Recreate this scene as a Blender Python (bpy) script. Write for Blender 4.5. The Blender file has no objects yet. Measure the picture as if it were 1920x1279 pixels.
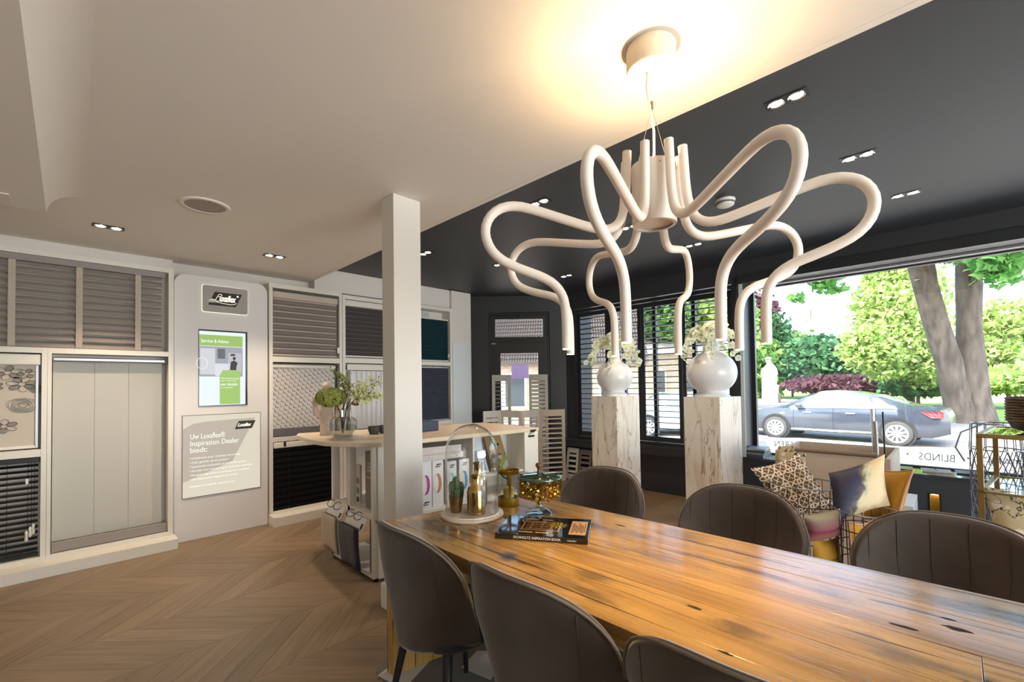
import bpy, bmesh, math, random
from mathutils import Vector, Matrix
random.seed(7)
SC = bpy.context.scene
COL = SC.collection
PI = math.pi
# ---------------------------------------------------------------- camera
F_PX, CAM_H, PITCH, ROLL = 830.0, 1.45, math.radians(1.3), -0.0145
az = math.radians(45)
fw = Vector((math.cos(az)*math.cos(PITCH), math.sin(az)*math.cos(PITCH), math.sin(PITCH)))
rt0 = Vector((math.sin(az), -math.cos(az), 0)); up0 = rt0.cross(fw)
rt = rt0*math.cos(ROLL) + up0*math.sin(ROLL); up = up0*math.cos(ROLL) - rt0*math.sin(ROLL)
cd = bpy.data.cameras.new('camera'); cam = bpy.data.objects.new('camera', cd); COL.objects.link(cam)
cam.matrix_world = Matrix(((rt.x, up.x, -fw.x, 0), (rt.y, up.y, -fw.y, 0), (rt.z, up.z, -fw.z, CAM_H), (0, 0, 0, 1)))
cd.sensor_width = 36; cd.lens = F_PX/1920*36; cd.shift_y = 64/1920; cd.clip_end = 400; cd.clip_start = 0.02
SC.camera = cam
# ---------------------------------------------------------------- light and exposure
SC.view_settings.view_transform = 'Standard'; SC.view_settings.look = 'None'
SC.view_settings.exposure = 0.16; SC.view_settings.gamma = 1.0; SC.view_settings.use_curve_mapping = False
SC.cycles.max_bounces = 8; SC.cycles.diffuse_bounces = 4; SC.cycles.glossy_bounces = 3
SC.cycles.transparent_max_bounces = 24; SC.cycles.transmission_bounces = 6
SC.cycles.sample_clamp_indirect = 6; SC.cycles.caustics_reflective = False; SC.cycles.caustics_refractive = False
SC.cycles.use_denoising = True
w = bpy.data.worlds.new('world'); SC.world = w; w.use_nodes = True
nt = w.node_tree; sk = nt.nodes.new('ShaderNodeTexSky'); sk.sky_type = 'NISHITA'; sk.sun_disc = False
sk.sun_elevation = math.radians(48); sk.sun_rotation = math.radians(250); sk.air_density = 1.0; sk.dust_density = 2.0; sk.ozone_density = 1.0
bg = nt.nodes['Background']; nt.links.new(sk.outputs[0], bg.inputs[0]); bg.inputs[1].default_value = 1.0
def lamp(name, kind, loc, energy, color=(1, 1, 1), rot=None, **kw):
    l = bpy.data.lights.new(name, kind); l.energy = energy; l.color = color
    for k, v in kw.items(): setattr(l, k, v)
    o = bpy.data.objects.new(name, l); COL.objects.link(o); o.location = loc
    if rot is not None: o.rotation_mode = 'QUATERNION'; o.rotation_quaternion = Vector(rot).to_track_quat('-Z', 'Y')
    return o
SUN_DIR = Vector((0.72, -0.42, -0.86)).normalized()      # light travels away from the shop front, steeply down
lamp('sun', 'SUN', (0, 0, 20), 17.0, (1.0, 0.95, 0.86), SUN_DIR, angle=math.radians(0.6))
# fill lamp added outside an unseen, added side window (added_window) behind the camera
lamp('side_window_daylight', 'AREA', (1.9, -4.62, 1.3), 365, (0.95, 0.97, 0.98), (-.12, 1, .62), shape='RECTANGLE', size=4.2, size_y=2.0)
WARM = (1.0, 0.77, 0.54)
# ---------------------------------------------------------------- helpers
INV = {}
def tagit(o, label, cat, group=None, kind=None):
    o['label'] = label; o['category'] = cat
    if group: o['group'] = group
    if kind: o['kind'] = kind
    return o
def thing(name, label, cat, loc=(0, 0, 0), rotz=0, group=None, local=False):
    o = bpy.data.objects.new(name, None); COL.objects.link(o); o.empty_display_size = 0.05
    o.location = loc; o.rotation_euler = (0, 0, rotz)
    if not local: INV[o.name] = Matrix.Translation(-Vector(loc))
    return tagit(o, label, cat, group)
def place(o, parent):
    if parent is not None:
        o.parent = parent
        if parent.name in INV: o.matrix_parent_inverse = INV[parent.name]
    return o
class MB:
    def __init__(s, M=None): s.v = []; s.f = []; s.u = []; s.M = M or Matrix(); s.uvs = False
    def add(s, vs, fs, uv=None):
        n = len(s.v); s.v += [tuple(s.M @ Vector(p)) for p in vs]
        for i, f in enumerate(fs):
            s.f.append([a+n for a in f])
            s.u.append(uv[i] if uv else [(0, 0)]*len(f))
        if uv: s.uvs = True
        return s
    def box(s, x0, x1, y0, y1, z0, z1, T=None):
        vs = [(x, y, z) for z in (z0, z1) for y in (y0, y1) for x in (x0, x1)]
        if T is not None: vs = [tuple(T @ Vector(p)) for p in vs]
        return s.add(vs, [(0, 2, 3, 1), (4, 5, 7, 6), (0, 1, 5, 4), (2, 6, 7, 3), (0, 4, 6, 2), (1, 3, 7, 5)])
    def prism(s, poly, h, T=None):                       # poly in xy, raised from z=0 to h
        n = len(poly); vs = [(x, y, 0) for x, y in poly]+[(x, y, h) for x, y in poly]
        if T is not None: vs = [tuple(T @ Vector(p)) for p in vs]
        return s.add(vs, [tuple(range(n))[::-1], tuple(range(n, 2*n))]+[(i, (i+1) % n, (i+1) % n+n, i+n) for i in range(n)])
    def tube(s, pts, r, n=8, closed=False, caps=True, flat=1.0):
        pts = [Vector(p) for p in pts]; m = len(pts); rr = r if isinstance(r, (list, tuple)) else [r]*m
        vs = []; prev = None
        for i, p in enumerate(pts):
            if closed: t = pts[(i+1) % m]-pts[i-1]
            else: t = pts[min(i+1, m-1)]-pts[max(i-1, 0)]
            t.normalize()
            if prev is None:
                a = Vector((0, 0, 1)) if abs(t.z) < 0.9 else Vector((1, 0, 0))
                nrm = t.cross(a).normalized()
            else:
                nrm = (prev - t*prev.dot(t)); nrm = nrm.normalized() if nrm.length > 1e-6 else prev
            prev = nrm; b = t.cross(nrm)
            for k in range(n):
                a = 2*PI*k/n; vs.append(tuple(p+nrm*math.cos(a)*rr[i]+b*math.sin(a)*rr[i]*flat))
        fs = []
        for i in range(m if closed else m-1):
            for k in range(n):
                a = i*n+k; b2 = i*n+(k+1) % n; c = ((i+1) % m)*n+(k+1) % n; d = ((i+1) % m)*n+k
                fs.append((a, b2, c, d))
        if caps and not closed: fs += [tuple(range(n))[::-1], tuple(range((m-1)*n, m*n))]
        return s.add(vs, fs)
    def cyl(s, p0, p1, r0, r1=None, n=16): return s.tube([p0, p1], [r0, r0 if r1 is None else r1], n)
    def lathe(s, prof, n=32, c=(0, 0, 0), T=None, sx=1, sy=1, caps=False):
        vs = []; m = len(prof)
        for r, z in prof:
            for k in range(n):
                a = 2*PI*k/n; vs.append((c[0]+r*sx*math.cos(a), c[1]+r*sy*math.sin(a), c[2]+z))
        if T is not None: vs = [tuple(T @ Vector(p)) for p in vs]
        fs = [(i*n+k, i*n+(k+1) % n, (i+1)*n+(k+1) % n, (i+1)*n+k) for i in range(m-1) for k in range(n)]
        if caps and prof[0][0] > 1e-5: fs.append(tuple(range(n))[::-1])
        if caps and prof[-1][0] > 1e-5: fs.append(tuple(range((m-1)*n, m*n)))
        return s.add(vs, fs)
    def grid(s, fn, nu, nv, cu=False, flip=False):
        vs = [tuple(fn(i/nu, j/nv)) for j in range(nv+1) for i in range(nu if cu else nu+1)]
        w_ = nu if cu else nu+1; fs = []; uv = []
        for j in range(nv):
            for i in range(nu):
                i2 = (i+1) % w_ if cu else i+1
                f = (j*w_+i, j*w_+i2, (j+1)*w_+i2, (j+1)*w_+i); q = [(i/nu, j/nv), ((i+1)/nu, j/nv), ((i+1)/nu, (j+1)/nv), (i/nu, (j+1)/nv)]
                if flip: f = f[::-1]; q = q[::-1]
                fs.append(f); uv.append(q)
        return s.add(vs, fs, uv)
    def mesh(s, name, smooth=None):
        me = bpy.data.meshes.new(name); me.from_pydata(s.v, [], s.f)
        if s.uvs:
            l = me.uv_layers.new(name='UVMap'); flat = [c for f in s.u for q in f for c in q]; l.data.foreach_set('uv', flat)
        me.update()
        if smooth:
            me.polygons.foreach_set('use_smooth', [True]*len(me.polygons))
            me.set_sharp_from_angle(angle=math.radians(smooth))
        return me
    def build(s, name, mat, parent=None, smooth=None, bevel=0, seg=2, solid=0, sub=0):
        me = s.mesh(name, smooth); o = bpy.data.objects.new(name, me); COL.objects.link(o)
        if mat: me.materials.append(mat)
        if solid: md = o.modifiers.new('s', 'SOLIDIFY'); md.thickness = solid; md.offset = 0
        if bevel: md = o.modifiers.new('b', 'BEVEL'); md.width = bevel; md.segments = seg; md.limit_method = 'ANGLE'; md.angle_limit = math.radians(35)
        if sub: md = o.modifiers.new('u', 'SUBSURF'); md.levels = sub; md.render_levels = sub
        return place(o, parent)
def box(name, mat, b, parent=None, bevel=0, T=None, smooth=None):
    return MB().box(*b, T=T).build(name, mat, parent, bevel=bevel, smooth=smooth)
def struct(o): o['kind'] = 'structure'; return o
def dup(root, loc=None, rotz=None, label=None, group=None):
    def cp(o, par):
        c = o.copy(); COL.objects.link(c)
        if par is not None: c.parent = par
        for ch in [x for x in o.children]: cp(ch, c)
        return c
    r = cp(root, None)
    if loc is not None: r.location = loc
    if rotz is not None: r.rotation_euler[2] = rotz
    if label: r['label'] = label
    if group: r['group'] = group
    return r
def text(s, size, loc, mat, parent=None, name='lettering', rot=(PI/2, 0, 0), ex=0.0006, align='LEFT', shear=0.0, wide=1.0, bold=0.0, space=1.0):
    c = bpy.data.curves.new(name, 'FONT'); c.body = s; c.size = size; c.extrude = ex; c.align_x = align; c.shear = shear
    c.offset = bold; c.space_character = space; c.resolution_u = 3
    tmp = bpy.data.objects.new(name, c); me = bpy.data.meshes.new_from_object(tmp); bpy.data.objects.remove(tmp); me.materials.clear()
    o = bpy.data.objects.new(name, me); COL.objects.link(o); me.materials.append(mat)
    me.transform(Matrix.Diagonal((wide, 1, 1, 1)))
    if isinstance(rot, Matrix): o.matrix_basis = rot
    else: o.location = loc; o.rotation_euler = rot
    return place(o, parent)
# ---------------------------------------------------------------- materials
def lin(c): return tuple((x/255/12.92 if x/255 <= .04045 else ((x/255+.055)/1.055)**2.4) for x in c)
def rgb(r, g, b): return lin((r, g, b))
MATS = {}
def mat(name, col, rough=0.5, metal=0.0, var=None, scale=20, bump=0.0, bscale=80, emit=None, estr=0, spec=None, coat=0, sheen=0, alpha=1, trans=0, stretch=(1, 1, 1), coords='Object'):
    m = bpy.data.materials.new(name); m.use_nodes = True; n = m.node_tree.nodes; l = m.node_tree.links
    b = n['Principled BSDF']; b.inputs['Base Color'].default_value = (*col, 1); b.inputs['Roughness'].default_value = rough; b.inputs['Metallic'].default_value = metal
    if spec is not None: b.inputs['Specular IOR Level'].default_value = spec
    if coat: b.inputs['Coat Weight'].default_value = coat; b.inputs['Coat Roughness'].default_value = 0.08
    if sheen: b.inputs['Sheen Weight'].default_value = sheen; b.inputs['Sheen Roughness'].default_value = 0.4
    if alpha < 1: b.inputs['Alpha'].default_value = alpha
    if trans: b.inputs['Transmission Weight'].default_value = trans
    if emit: b.inputs['Emission Color'].default_value = (*emit, 1); b.inputs['Emission Strength'].default_value = estr
    if var or bump:
        tc = n.new('ShaderNodeTexCoord'); mp = n.new('ShaderNodeMapping'); mp.inputs['Scale'].default_value = stretch; l.new(tc.outputs[coords], mp.inputs[0])
    if var:
        t = n.new('ShaderNodeTexNoise'); t.inputs['Scale'].default_value = scale; t.inputs['Detail'].default_value = 4; l.new(mp.outputs[0], t.inputs[0])
        r = n.new('ShaderNodeValToRGB'); r.color_ramp.elements[0].color = (*col, 1); r.color_ramp.elements[1].color = (*var, 1)
        r.color_ramp.elements[0].position = .35; r.color_ramp.elements[1].position = .65
        l.new(t.outputs[0], r.inputs[0]); l.new(r.outputs[0], b.inputs['Base Color'])
    if bump:
        t2 = n.new('ShaderNodeTexNoise'); t2.inputs['Scale'].default_value = bscale; t2.inputs['Detail'].default_value = 3; l.new(mp.outputs[0], t2.inputs[0])
        bp = n.new('ShaderNodeBump'); bp.inputs['Strength'].default_value = bump; bp.inputs['Distance'].default_value = 0.01; l.new(t2.outputs[0], bp.inputs['Height']); l.new(bp.outputs[0], b.inputs['Normal'])
    MATS[name] = m; return m
def text_fit(s, x0, x1, z, h, y, m_, parent, name='lettering', T=None, ex=.0004, shear=0.0, bold=0.0):
    """flat lettering in a plane facing -Y, fitted to a width; h is the height of a capital letter"""
    c = bpy.data.curves.new(name, 'FONT'); c.body = s; c.size = h/.70; c.extrude = ex; c.shear = shear; c.offset = bold; c.resolution_u = 3
    tmp = bpy.data.objects.new(name, c); me = bpy.data.meshes.new_from_object(tmp); bpy.data.objects.remove(tmp); me.materials.clear(); me.materials.append(m_)
    xs = [v.co.x for v in me.vertices]; me.transform(Matrix.Diagonal(((x1-x0)/(max(xs)-min(xs)), 1, 1, 1)) @ Matrix.Translation((-min(xs), 0, 0)))
    o = bpy.data.objects.new(name, me); COL.objects.link(o); o.matrix_basis = (T or Matrix()) @ Matrix.Translation((x0, y, z)) @ Matrix.Rotation(PI/2, 4, 'X')
    return place(o, parent)
def thin_glass(name, tint=(1, 1, 1), refl=1.0, rough=0.0):
    m = bpy.data.materials.new(name); m.use_nodes = True; n = m.node_tree.nodes; l = m.node_tree.links; n.clear()
    o = n.new('ShaderNodeOutputMaterial'); mx = n.new('ShaderNodeMixShader'); tr = n.new('ShaderNodeBsdfTransparent'); gl = n.new('ShaderNodeBsdfGlossy')
    tr.inputs[0].default_value = (*tint, 1); gl.inputs['Roughness'].default_value = rough
    lw = n.new('ShaderNodeLayerWeight'); lw.inputs[0].default_value = .5
    pw = n.new('ShaderNodeMath'); pw.operation = 'POWER'; pw.inputs[1].default_value = 4.0; l.new(lw.outputs['Facing'], pw.inputs[0])
    mu = n.new('ShaderNodeMath'); mu.operation = 'MULTIPLY_ADD'; mu.inputs[1].default_value = .9*refl; mu.inputs[2].default_value = .045*refl; mu.use_clamp = True
    l.new(pw.outputs[0], mu.inputs[0]); l.new(mu.outputs[0], mx.inputs[0]); l.new(tr.outputs[0], mx.inputs[1]); l.new(gl.outputs[0], mx.inputs[2]); l.new(mx.outputs[0], o.inputs[0])
    return m
def leafmat(name, c1, c2, tr=.4):
    m = bpy.data.materials.new(name); m.use_nodes = True; n = m.node_tree.nodes; l = m.node_tree.links; n.clear()
    o = n.new('ShaderNodeOutputMaterial'); mx = n.new('ShaderNodeMixShader'); d = n.new('ShaderNodeBsdfDiffuse'); t = n.new('ShaderNodeBsdfTranslucent'); ge = n.new('ShaderNodeNewGeometry'); r = n.new('ShaderNodeValToRGB')
    r.color_ramp.elements[0].color = (*c1, 1); r.color_ramp.elements[1].color = (*c2, 1); l.new(ge.outputs['Random Per Island'], r.inputs[0]); l.new(r.outputs[0], d.inputs[0]); l.new(r.outputs[0], t.inputs[0])
    mx.inputs[0].default_value = tr; l.new(d.outputs[0], mx.inputs[1]); l.new(t.outputs[0], mx.inputs[2]); l.new(mx.outputs[0], o.inputs[0]); return m

def emitter(name, col, s):
    m = bpy.data.materials.new(name); m.use_nodes = True; b = m.node_tree.nodes['Principled BSDF']
    b.inputs['Base Color'].default_value = (.02, .02, .02, 1); b.inputs['Emission Color'].default_value = (*col, 1); b.inputs['Emission Strength'].default_value = s
    return m
class NT:                                                # short node-graph writer
    def __init__(s, name, rough=0.5):
        s.m = bpy.data.materials.new(name); s.m.use_nodes = True; s.n = s.m.node_tree.nodes; s.l = s.m.node_tree.links; s.b = s.n['Principled BSDF']; s.b.inputs['Roughness'].default_value = rough
    def new(s, t, _inp=None, **kw):
        x = s.n.new('ShaderNode'+t)
        for k, v in kw.items(): setattr(x, k, v)
        for k, v in (_inp or {}).items():
            if hasattr(v, 'links'): s.l.new(v, x.inputs[k])
            else: x.inputs[k].default_value = v
        return x
    def noise(s, vec, scale, detail=4, rough=.5, dist=0): return s.new('TexNoise', {'Vector': vec, 'Scale': scale, 'Detail': detail, 'Roughness': rough, 'Distortion': dist}).outputs[0]
    def math(s, op, a, b=0.0, c=0.0, clamp=False): return s.new('Math', {0: a, 1: b, 2: c}, operation=op, use_clamp=clamp).outputs[0]
    def ramp(s, fac, stops):
        r = s.new('ValToRGB', {0: fac}); e = r.color_ramp.elements
        while len(e) < len(stops): e.new(.5)
        for i, (p, c) in enumerate(stops): e[i].position = p; e[i].color = (*c, 1)
        return r.outputs[0]
    def mix(s, f, a, b, mode='MIX'):
        x = s.new('Mix', None, data_type='RGBA', blend_type=mode)
        for k, v in ((0, f), (6, a), (7, b)):
            if hasattr(v, 'links'): s.l.new(v, x.inputs[k])
            else: x.inputs[k].default_value = v if k == 0 else (*v, 1)
        return x.outputs[2]
    def coords(s, out='Object', scale=(1, 1, 1), rot=(0, 0, 0), loc=(0, 0, 0)):
        tc = s.new('TexCoord'); mp = s.new('Mapping', {'Vector': tc.outputs[out], 'Location': loc, 'Rotation': rot, 'Scale': scale}); return mp.outputs[0]
    def color(s, c): s.l.new(c, s.b.inputs['Base Color']); return s
    def bump(s, h, st=.3, d=.005): s.l.new(s.new('Bump', {'Height': h, 'Strength': st, 'Distance': d}).outputs[0], s.b.inputs['Normal']); return s

WHITE_WALL = mat('white_plaster', rgb(226, 221, 214), .7, bump=.03, bscale=60)
WHITE_CEIL = mat('white_ceiling_paint', rgb(236, 230, 221), .75)
BLACK = mat('anthracite_paint', rgb(50, 51, 54), .42, bump=.02, bscale=40)
BLACK_CEIL = mat('anthracite_ceiling', rgb(56, 57, 60), .5, bump=.03, bscale=12)
LACQ = mat('white_lacquer', rgb(228, 224, 214), .35)
PANEL = mat('pearl_laminate', rgb(228, 226, 226), .42)
DARKMETAL = mat('black_metal', rgb(24, 24, 26), .38, metal=.4)
GREYMETAL = mat('brushed_alu', rgb(168, 166, 168), .35, metal=.7)
CHROME = mat('chrome', (.8, .8, .8), .12, metal=1)
INK = mat('black_ink', rgb(22, 21, 20), .5)
WPRINT = mat('white_print', rgb(244, 242, 236), .5)
GLASS = thin_glass('window_glass', (.97, .99, .98), 1.0)

# chevron plank material: UV runs along each plank in metres, tone differs per plank
W = NT('oak_chevron_plank', .42)
uvn = W.new('TexCoord').outputs['UV']; oi = W.new('ObjectInfo'); ge = W.new('NewGeometry')
rnd = W.math('FRACT', W.math('ADD', oi.outputs['Random'], ge.outputs['Random Per Island']))
off = W.new('CombineXYZ', {0: W.math('MULTIPLY', rnd, 37.0), 1: W.math('MULTIPLY', rnd, 91.0), 2: 0.0}).outputs[0]
vec = W.new('VectorMath', {0: uvn, 1: off}, operation='ADD').outputs[0]
st = W.new('Mapping', {'Vector': vec, 'Scale': (1.6, 26, 1)}).outputs[0]
st2 = W.new('Mapping', {'Vector': vec, 'Scale': (3, 5, 1)}).outputs[0]
g1 = W.noise(st, 1.4, 6, .62, .5); g2 = W.noise(st2, 1.0, 3)
c1 = W.ramp(g1, [(.3, rgb(140, 116, 90)), (.5, rgb(162, 137, 108)), (.72, rgb(176, 151, 121))])
c2 = W.mix(W.math('MULTIPLY', g2, .35), c1, rgb(146, 121, 96))
tone = W.math('ADD', W.math('MULTIPLY', rnd, .18), .55)
W.color(W.new('HueSaturation', {'Color': c2, 'Value': tone, 'Saturation': 1.0}).outputs[0]).bump(g1, .08, .003)
PLANK = W.m

# reclaimed table oak
def table_mat(name, axis=1):
    W = NT(name, .30)
    k = lambda a, c: (a, c, a) if axis == 1 else (a, a, c)
    oi = W.new('ObjectInfo').outputs['Random']
    offs = W.new('CombineXYZ', {0: W.math('MULTIPLY', oi, 50.0), 1: W.math('MULTIPLY', oi, 20.0), 2: 0.0}).outputs[0]
    wob = W.new('VectorMath', {0: W.new('TexNoise', {'Vector': W.coords('Object', k(2.2, 1.1)), 'Scale': 1.6, 'Detail': 2}).outputs[1], 'Scale': .055}, operation='SCALE').outputs[0]
    def lay(a, c): 
        v = W.new('VectorMath', {0: W.coords('Object'), 1: wob}, operation='ADD').outputs[0]
        v = W.new('VectorMath', {0: v, 1: k(a, c)}, operation='MULTIPLY').outputs[0]
        return W.new('VectorMath', {0: v, 1: offs}, operation='ADD').outputs[0]
    g = W.noise(lay(11, .8), 1.0, 4, .55); base = W.ramp(g, [(.30, rgb(134, 100, 54)), (.48, rgb(176, 136, 72)), (.68, rgb(200, 157, 88))])
    fine = W.noise(lay(75, 1.7), 1.0, 4, .6); fl_ = W.ramp(fine, [(.34, (1, 1, 1)), (.47, (0, 0, 0))])
    crack = W.noise(lay(34, .75), 1.0, 3, .5); cr = W.ramp(crack, [(.305, (1, 1, 1)), (.345, (0, 0, 0))])
    zone = W.ramp(W.noise(lay(2.4, .9), 1.0, 2), [(.42, (.25, .25, .25)), (.62, (1, 1, 1))])
    blot = W.noise(W.coords('Object', k(3.0, 1.5)), 1.5, 4, .6); bl = W.ramp(blot, [(.58, (0, 0, 0)), (.70, (1, 1, 1))])
    c = W.mix(W.math('MULTIPLY', bl, .60), base, rgb(84, 74, 62))
    c = W.mix(W.math('MULTIPLY', W.math('MULTIPLY', fl_, zone), .75), c, rgb(86, 62, 38))
    c = W.mix(W.math('MULTIPLY', cr, .85), c, rgb(44, 32, 22))
    c = W.mix(W.math('MULTIPLY', W.math('FRACT', W.math('MULTIPLY', oi, 7.3)), .16), c, rgb(110, 96, 78))
    if axis == 1:
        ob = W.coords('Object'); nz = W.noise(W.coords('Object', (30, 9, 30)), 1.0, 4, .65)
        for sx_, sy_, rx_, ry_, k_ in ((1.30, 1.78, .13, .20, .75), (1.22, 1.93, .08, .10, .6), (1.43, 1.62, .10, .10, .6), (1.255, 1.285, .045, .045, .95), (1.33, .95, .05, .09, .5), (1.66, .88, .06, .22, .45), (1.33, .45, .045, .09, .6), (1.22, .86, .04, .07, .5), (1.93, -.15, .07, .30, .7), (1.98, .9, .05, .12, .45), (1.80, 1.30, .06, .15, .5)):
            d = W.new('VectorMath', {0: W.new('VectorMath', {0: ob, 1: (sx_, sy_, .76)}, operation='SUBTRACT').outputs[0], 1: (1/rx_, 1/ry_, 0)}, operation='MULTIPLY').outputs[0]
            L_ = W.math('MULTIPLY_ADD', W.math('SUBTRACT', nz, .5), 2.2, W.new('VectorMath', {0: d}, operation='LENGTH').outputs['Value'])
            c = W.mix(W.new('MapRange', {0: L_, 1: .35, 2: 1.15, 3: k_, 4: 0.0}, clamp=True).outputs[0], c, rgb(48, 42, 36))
    W.color(c); W.bump(W.math('SUBTRACT', W.math('MULTIPLY', fl_, -.35), cr), .6, .0025)
    W.l.new(W.math('ADD', W.math('MULTIPLY', g, .20), .17), W.b.inputs['Roughness']); W.b.inputs['Coat Weight'].default_value = .45; W.b.inputs['Coat Roughness'].default_value = .12
    return W.m
TABLE = table_mat('reclaimed_oak'); TABLEV = table_mat('reclaimed_oak_upright', 2)
# marble
W = NT('veined_marble', .25); v = W.coords('Object', (1, 1, 1), rot=(.5, .75, .3))
def veins(sc, lo, hi, dist, rot):
    q = W.new('TexNoise', {'Vector': W.coords('Object', (5.5, 5.5, 1.05), rot=rot), 'Scale': sc, 'Detail': 4, 'Roughness': .52, 'Distortion': dist}).outputs[0]
    a = W.math('ABSOLUTE', W.math('SUBTRACT', q, .5)); return W.new('MapRange', {0: a, 1: lo, 2: hi, 3: 1.0, 4: 0.0}, clamp=True).outputs[0]
c = W.ramp(W.noise(v, 2.5, 5), [(.35, rgb(240, 237, 230)), (.65, rgb(230, 222, 210))])
c = W.mix(W.math('MULTIPLY', veins(.55, 0.0, .03, .7, (0.35, 0.55, 0)), .38), c, rgb(198, 150, 126))
c = W.mix(W.math('MULTIPLY', veins(.95, 0.0, .012, 1.0, (0.6, -.45, 0)), .85), c, rgb(150, 116, 74))
c = W.mix(W.math('MULTIPLY', veins(1.3, 0.0, .008, .8, (-.5, .5, 1)), .55), c, rgb(172, 132, 92))
MARBLE = W.color(c).m
VELVET = mat('taupe_velvet', rgb(72, 58, 48), .72, var=rgb(59, 47, 39), scale=6, bump=.12, bscale=400, sheen=.5)
VSEAM = mat('seam_thread', rgb(60, 51, 43), .8); VPIPE = mat('rim_piping', rgb(112, 98, 84), .6); SEATM = mat('dark_slate_velvet', rgb(44, 44, 50), .8, sheen=.3)  # seat velvet darkened in colour for the shade it sits in
CLEG = mat('black_chair_leg', rgb(30, 28, 27), .45)

# ================================================================ ROOM
A_Y, B_X, ZW, ZB = 5.44, 5.58, 2.71, 2.87
X0, Y0 = -3.2, -4.5
struct(box('floor', mat('floor_screed', rgb(120, 98, 74), .7), (X0-.2, B_X+.7, Y0-.2, A_Y+.4, -.30, -.012)))
FLOOR = bpy.data.objects['floor']
# chevron planks: columns run along X, boundaries every 0.53 in Y through Y=4.10
PW, CW = 0.18, 0.53                                     # plank pitch along X, column width in Y
def plank_mesh(sgn):
    m = MB(); g = .0011; d = -sgn*CW
    # parallelogram from (0,0) at the near boundary to (d, CW)
    x0, x1 = g, PW-g; y0, y1 = g, CW-g
    sh = lambda y: d*(y/CW)
    P = [(x0+sh(y0), y0), (x1+sh(y0), y0), (x1+sh(y1), y1), (x0+sh(y1), y1)]
    vs = [(x, y, -.012) for x, y in P]+[(x, y, 0) for x, y in P]
    L = CW*math.sqrt(2); q = [(0, 0), (0, .127), (L, .127+.0), (L, 0)]
    fs = [(0, 3, 2, 1), (4, 5, 6, 7), (0, 1, 5, 4), (1, 2, 6, 5), (2, 3, 7, 6), (3, 0, 4, 7)]
    uv = [q[::-1] if i == 0 else q for i in range(6)]; uv[1] = [(0, 0), (.127*.0, .127), (L, .127), (L, 0)]
    m.add(vs, fs, uv); return m
pm = {s: plank_mesh(s).mesh('plank') for s in (1, -1)}
for me in pm.values(): me.materials.append(PLANK)
seen = lambda x, y: ((-.9 < x < 2.2 and 2.7 < y < 5.2) or (x > 1.9 and y > 4.1 and x < 4.6 and y < 5.2) or (4.2 < x < 5.6 and 1.6 < y < 4.6 and x > 4.2))
rest = MB(); cnt = 0
jy0, jy1 = int((Y0-4.10)/CW)-1, int((A_Y-4.10)/CW)+2
for j in range(jy0, jy1):
    sgn = 1 if j % 2 == 0 else -1; yb = 4.10+j*CW
    for i in range(int(X0/PW)-5, int((B_X+.2)/PW)+5):
        x = i*PW+(.09 if sgn > 0 else .09); xc, yc = x+PW/2-sgn*CW/2, yb+CW/2
        if xc < X0-.2 or xc > B_X+.25 or yc < Y0-.1 or yc > A_Y+.2: continue
        if j % 2: x = x
        xs = x-(0 if sgn > 0 else 0)
        # shared apexes: a + column starts where the - column ended
        xs = x if sgn > 0 else x-CW
        xc = xs+PW/2-sgn*CW/2
        if seen(xc, yc) and cnt < 296:
            o = bpy.data.objects.new('plank', pm[sgn]); COL.objects.link(o); o.location = (xs, yb, 0); o.parent = FLOOR; cnt += 1
        else:
            src = plank_mesh(sgn)
            rest.M = Matrix.Translation((xs, yb, 0)); rest.add(src.v, src.f, src.u)
rp = rest.build('far_planks', PLANK, FLOOR); rp['kind'] = 'stuff'
print('PLANKS', cnt)
# walls
struct(box('wall_left', WHITE_WALL, (X0-.2, 4.52, A_Y, A_Y+.25, -.3, 3.1)))
struct(box('wall_back', WHITE_WALL, (X0-.2, X0, Y0, A_Y+.2, -.3, 3.1)))
NW = MB()
for b in ((X0-.2, -.3, -.3, 3.1), (4.1, B_X+.6, -.3, 3.1), (-.3, 4.1, -.3, .3), (-.3, 4.1, 2.4, 3.1)): NW.box(b[0], b[1], Y0-.2, Y0, b[2], b[3])
struct(NW.build('wall_near', WHITE_WALL))
w3 = struct(box('window_3', GLASS, (-.3, 4.1, Y0-.07, Y0-.064, .3, 2.4)))  # unseen window added as an opening for the fill lamp
for b in ((-.3, -.24, .3, 2.4), (4.04, 4.1, .3, 2.4), (1.87, 1.93, .3, 2.4), (-.24, 4.04, .3, .36), (-.24, 4.04, 2.34, 2.4)): box('window_frame', DARKMETAL, (b[0], b[1], Y0-.1, Y0-.03, b[2], b[3]), w3)
def wallB(y0, y1, z0, z1, nm='wall_right', x1=B_X+.42): return box(nm, BLACK, (B_X, x1, y0, y1, z0, z1))
WR = MB()
for b in ((-4.5, .125, -.3, .55), (.192, 4.36, -.3, .55), (.125, .192, .40, .55), (.125, .192, -.3, 0), (-4.5, 4.36, 2.62, 3.1), (-4.5, -2.4, .55, 2.62), (4.19, 4.36, .55, 2.62), (1.78, 1.86, .55, 2.62)):
    WR.box(B_X, B_X+.46, *b)
struct(WR.build('wall_right', BLACK))
# sills
struct(box('trim_1', mat('dark_sill_gloss', rgb(48, 52, 56), .12, coat=.6), (B_X-.02, B_X+.46, -2.42, 1.78, .55, .575)))
struct(box('trim_2', BLACK, (B_X-.10, B_X+.1, 1.82, 4.34, .57, .615), bevel=.004))
struct(box('trim_3', BLACK, (B_X-.10, B_X, 1.82, 4.34, .50, .57)))
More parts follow.
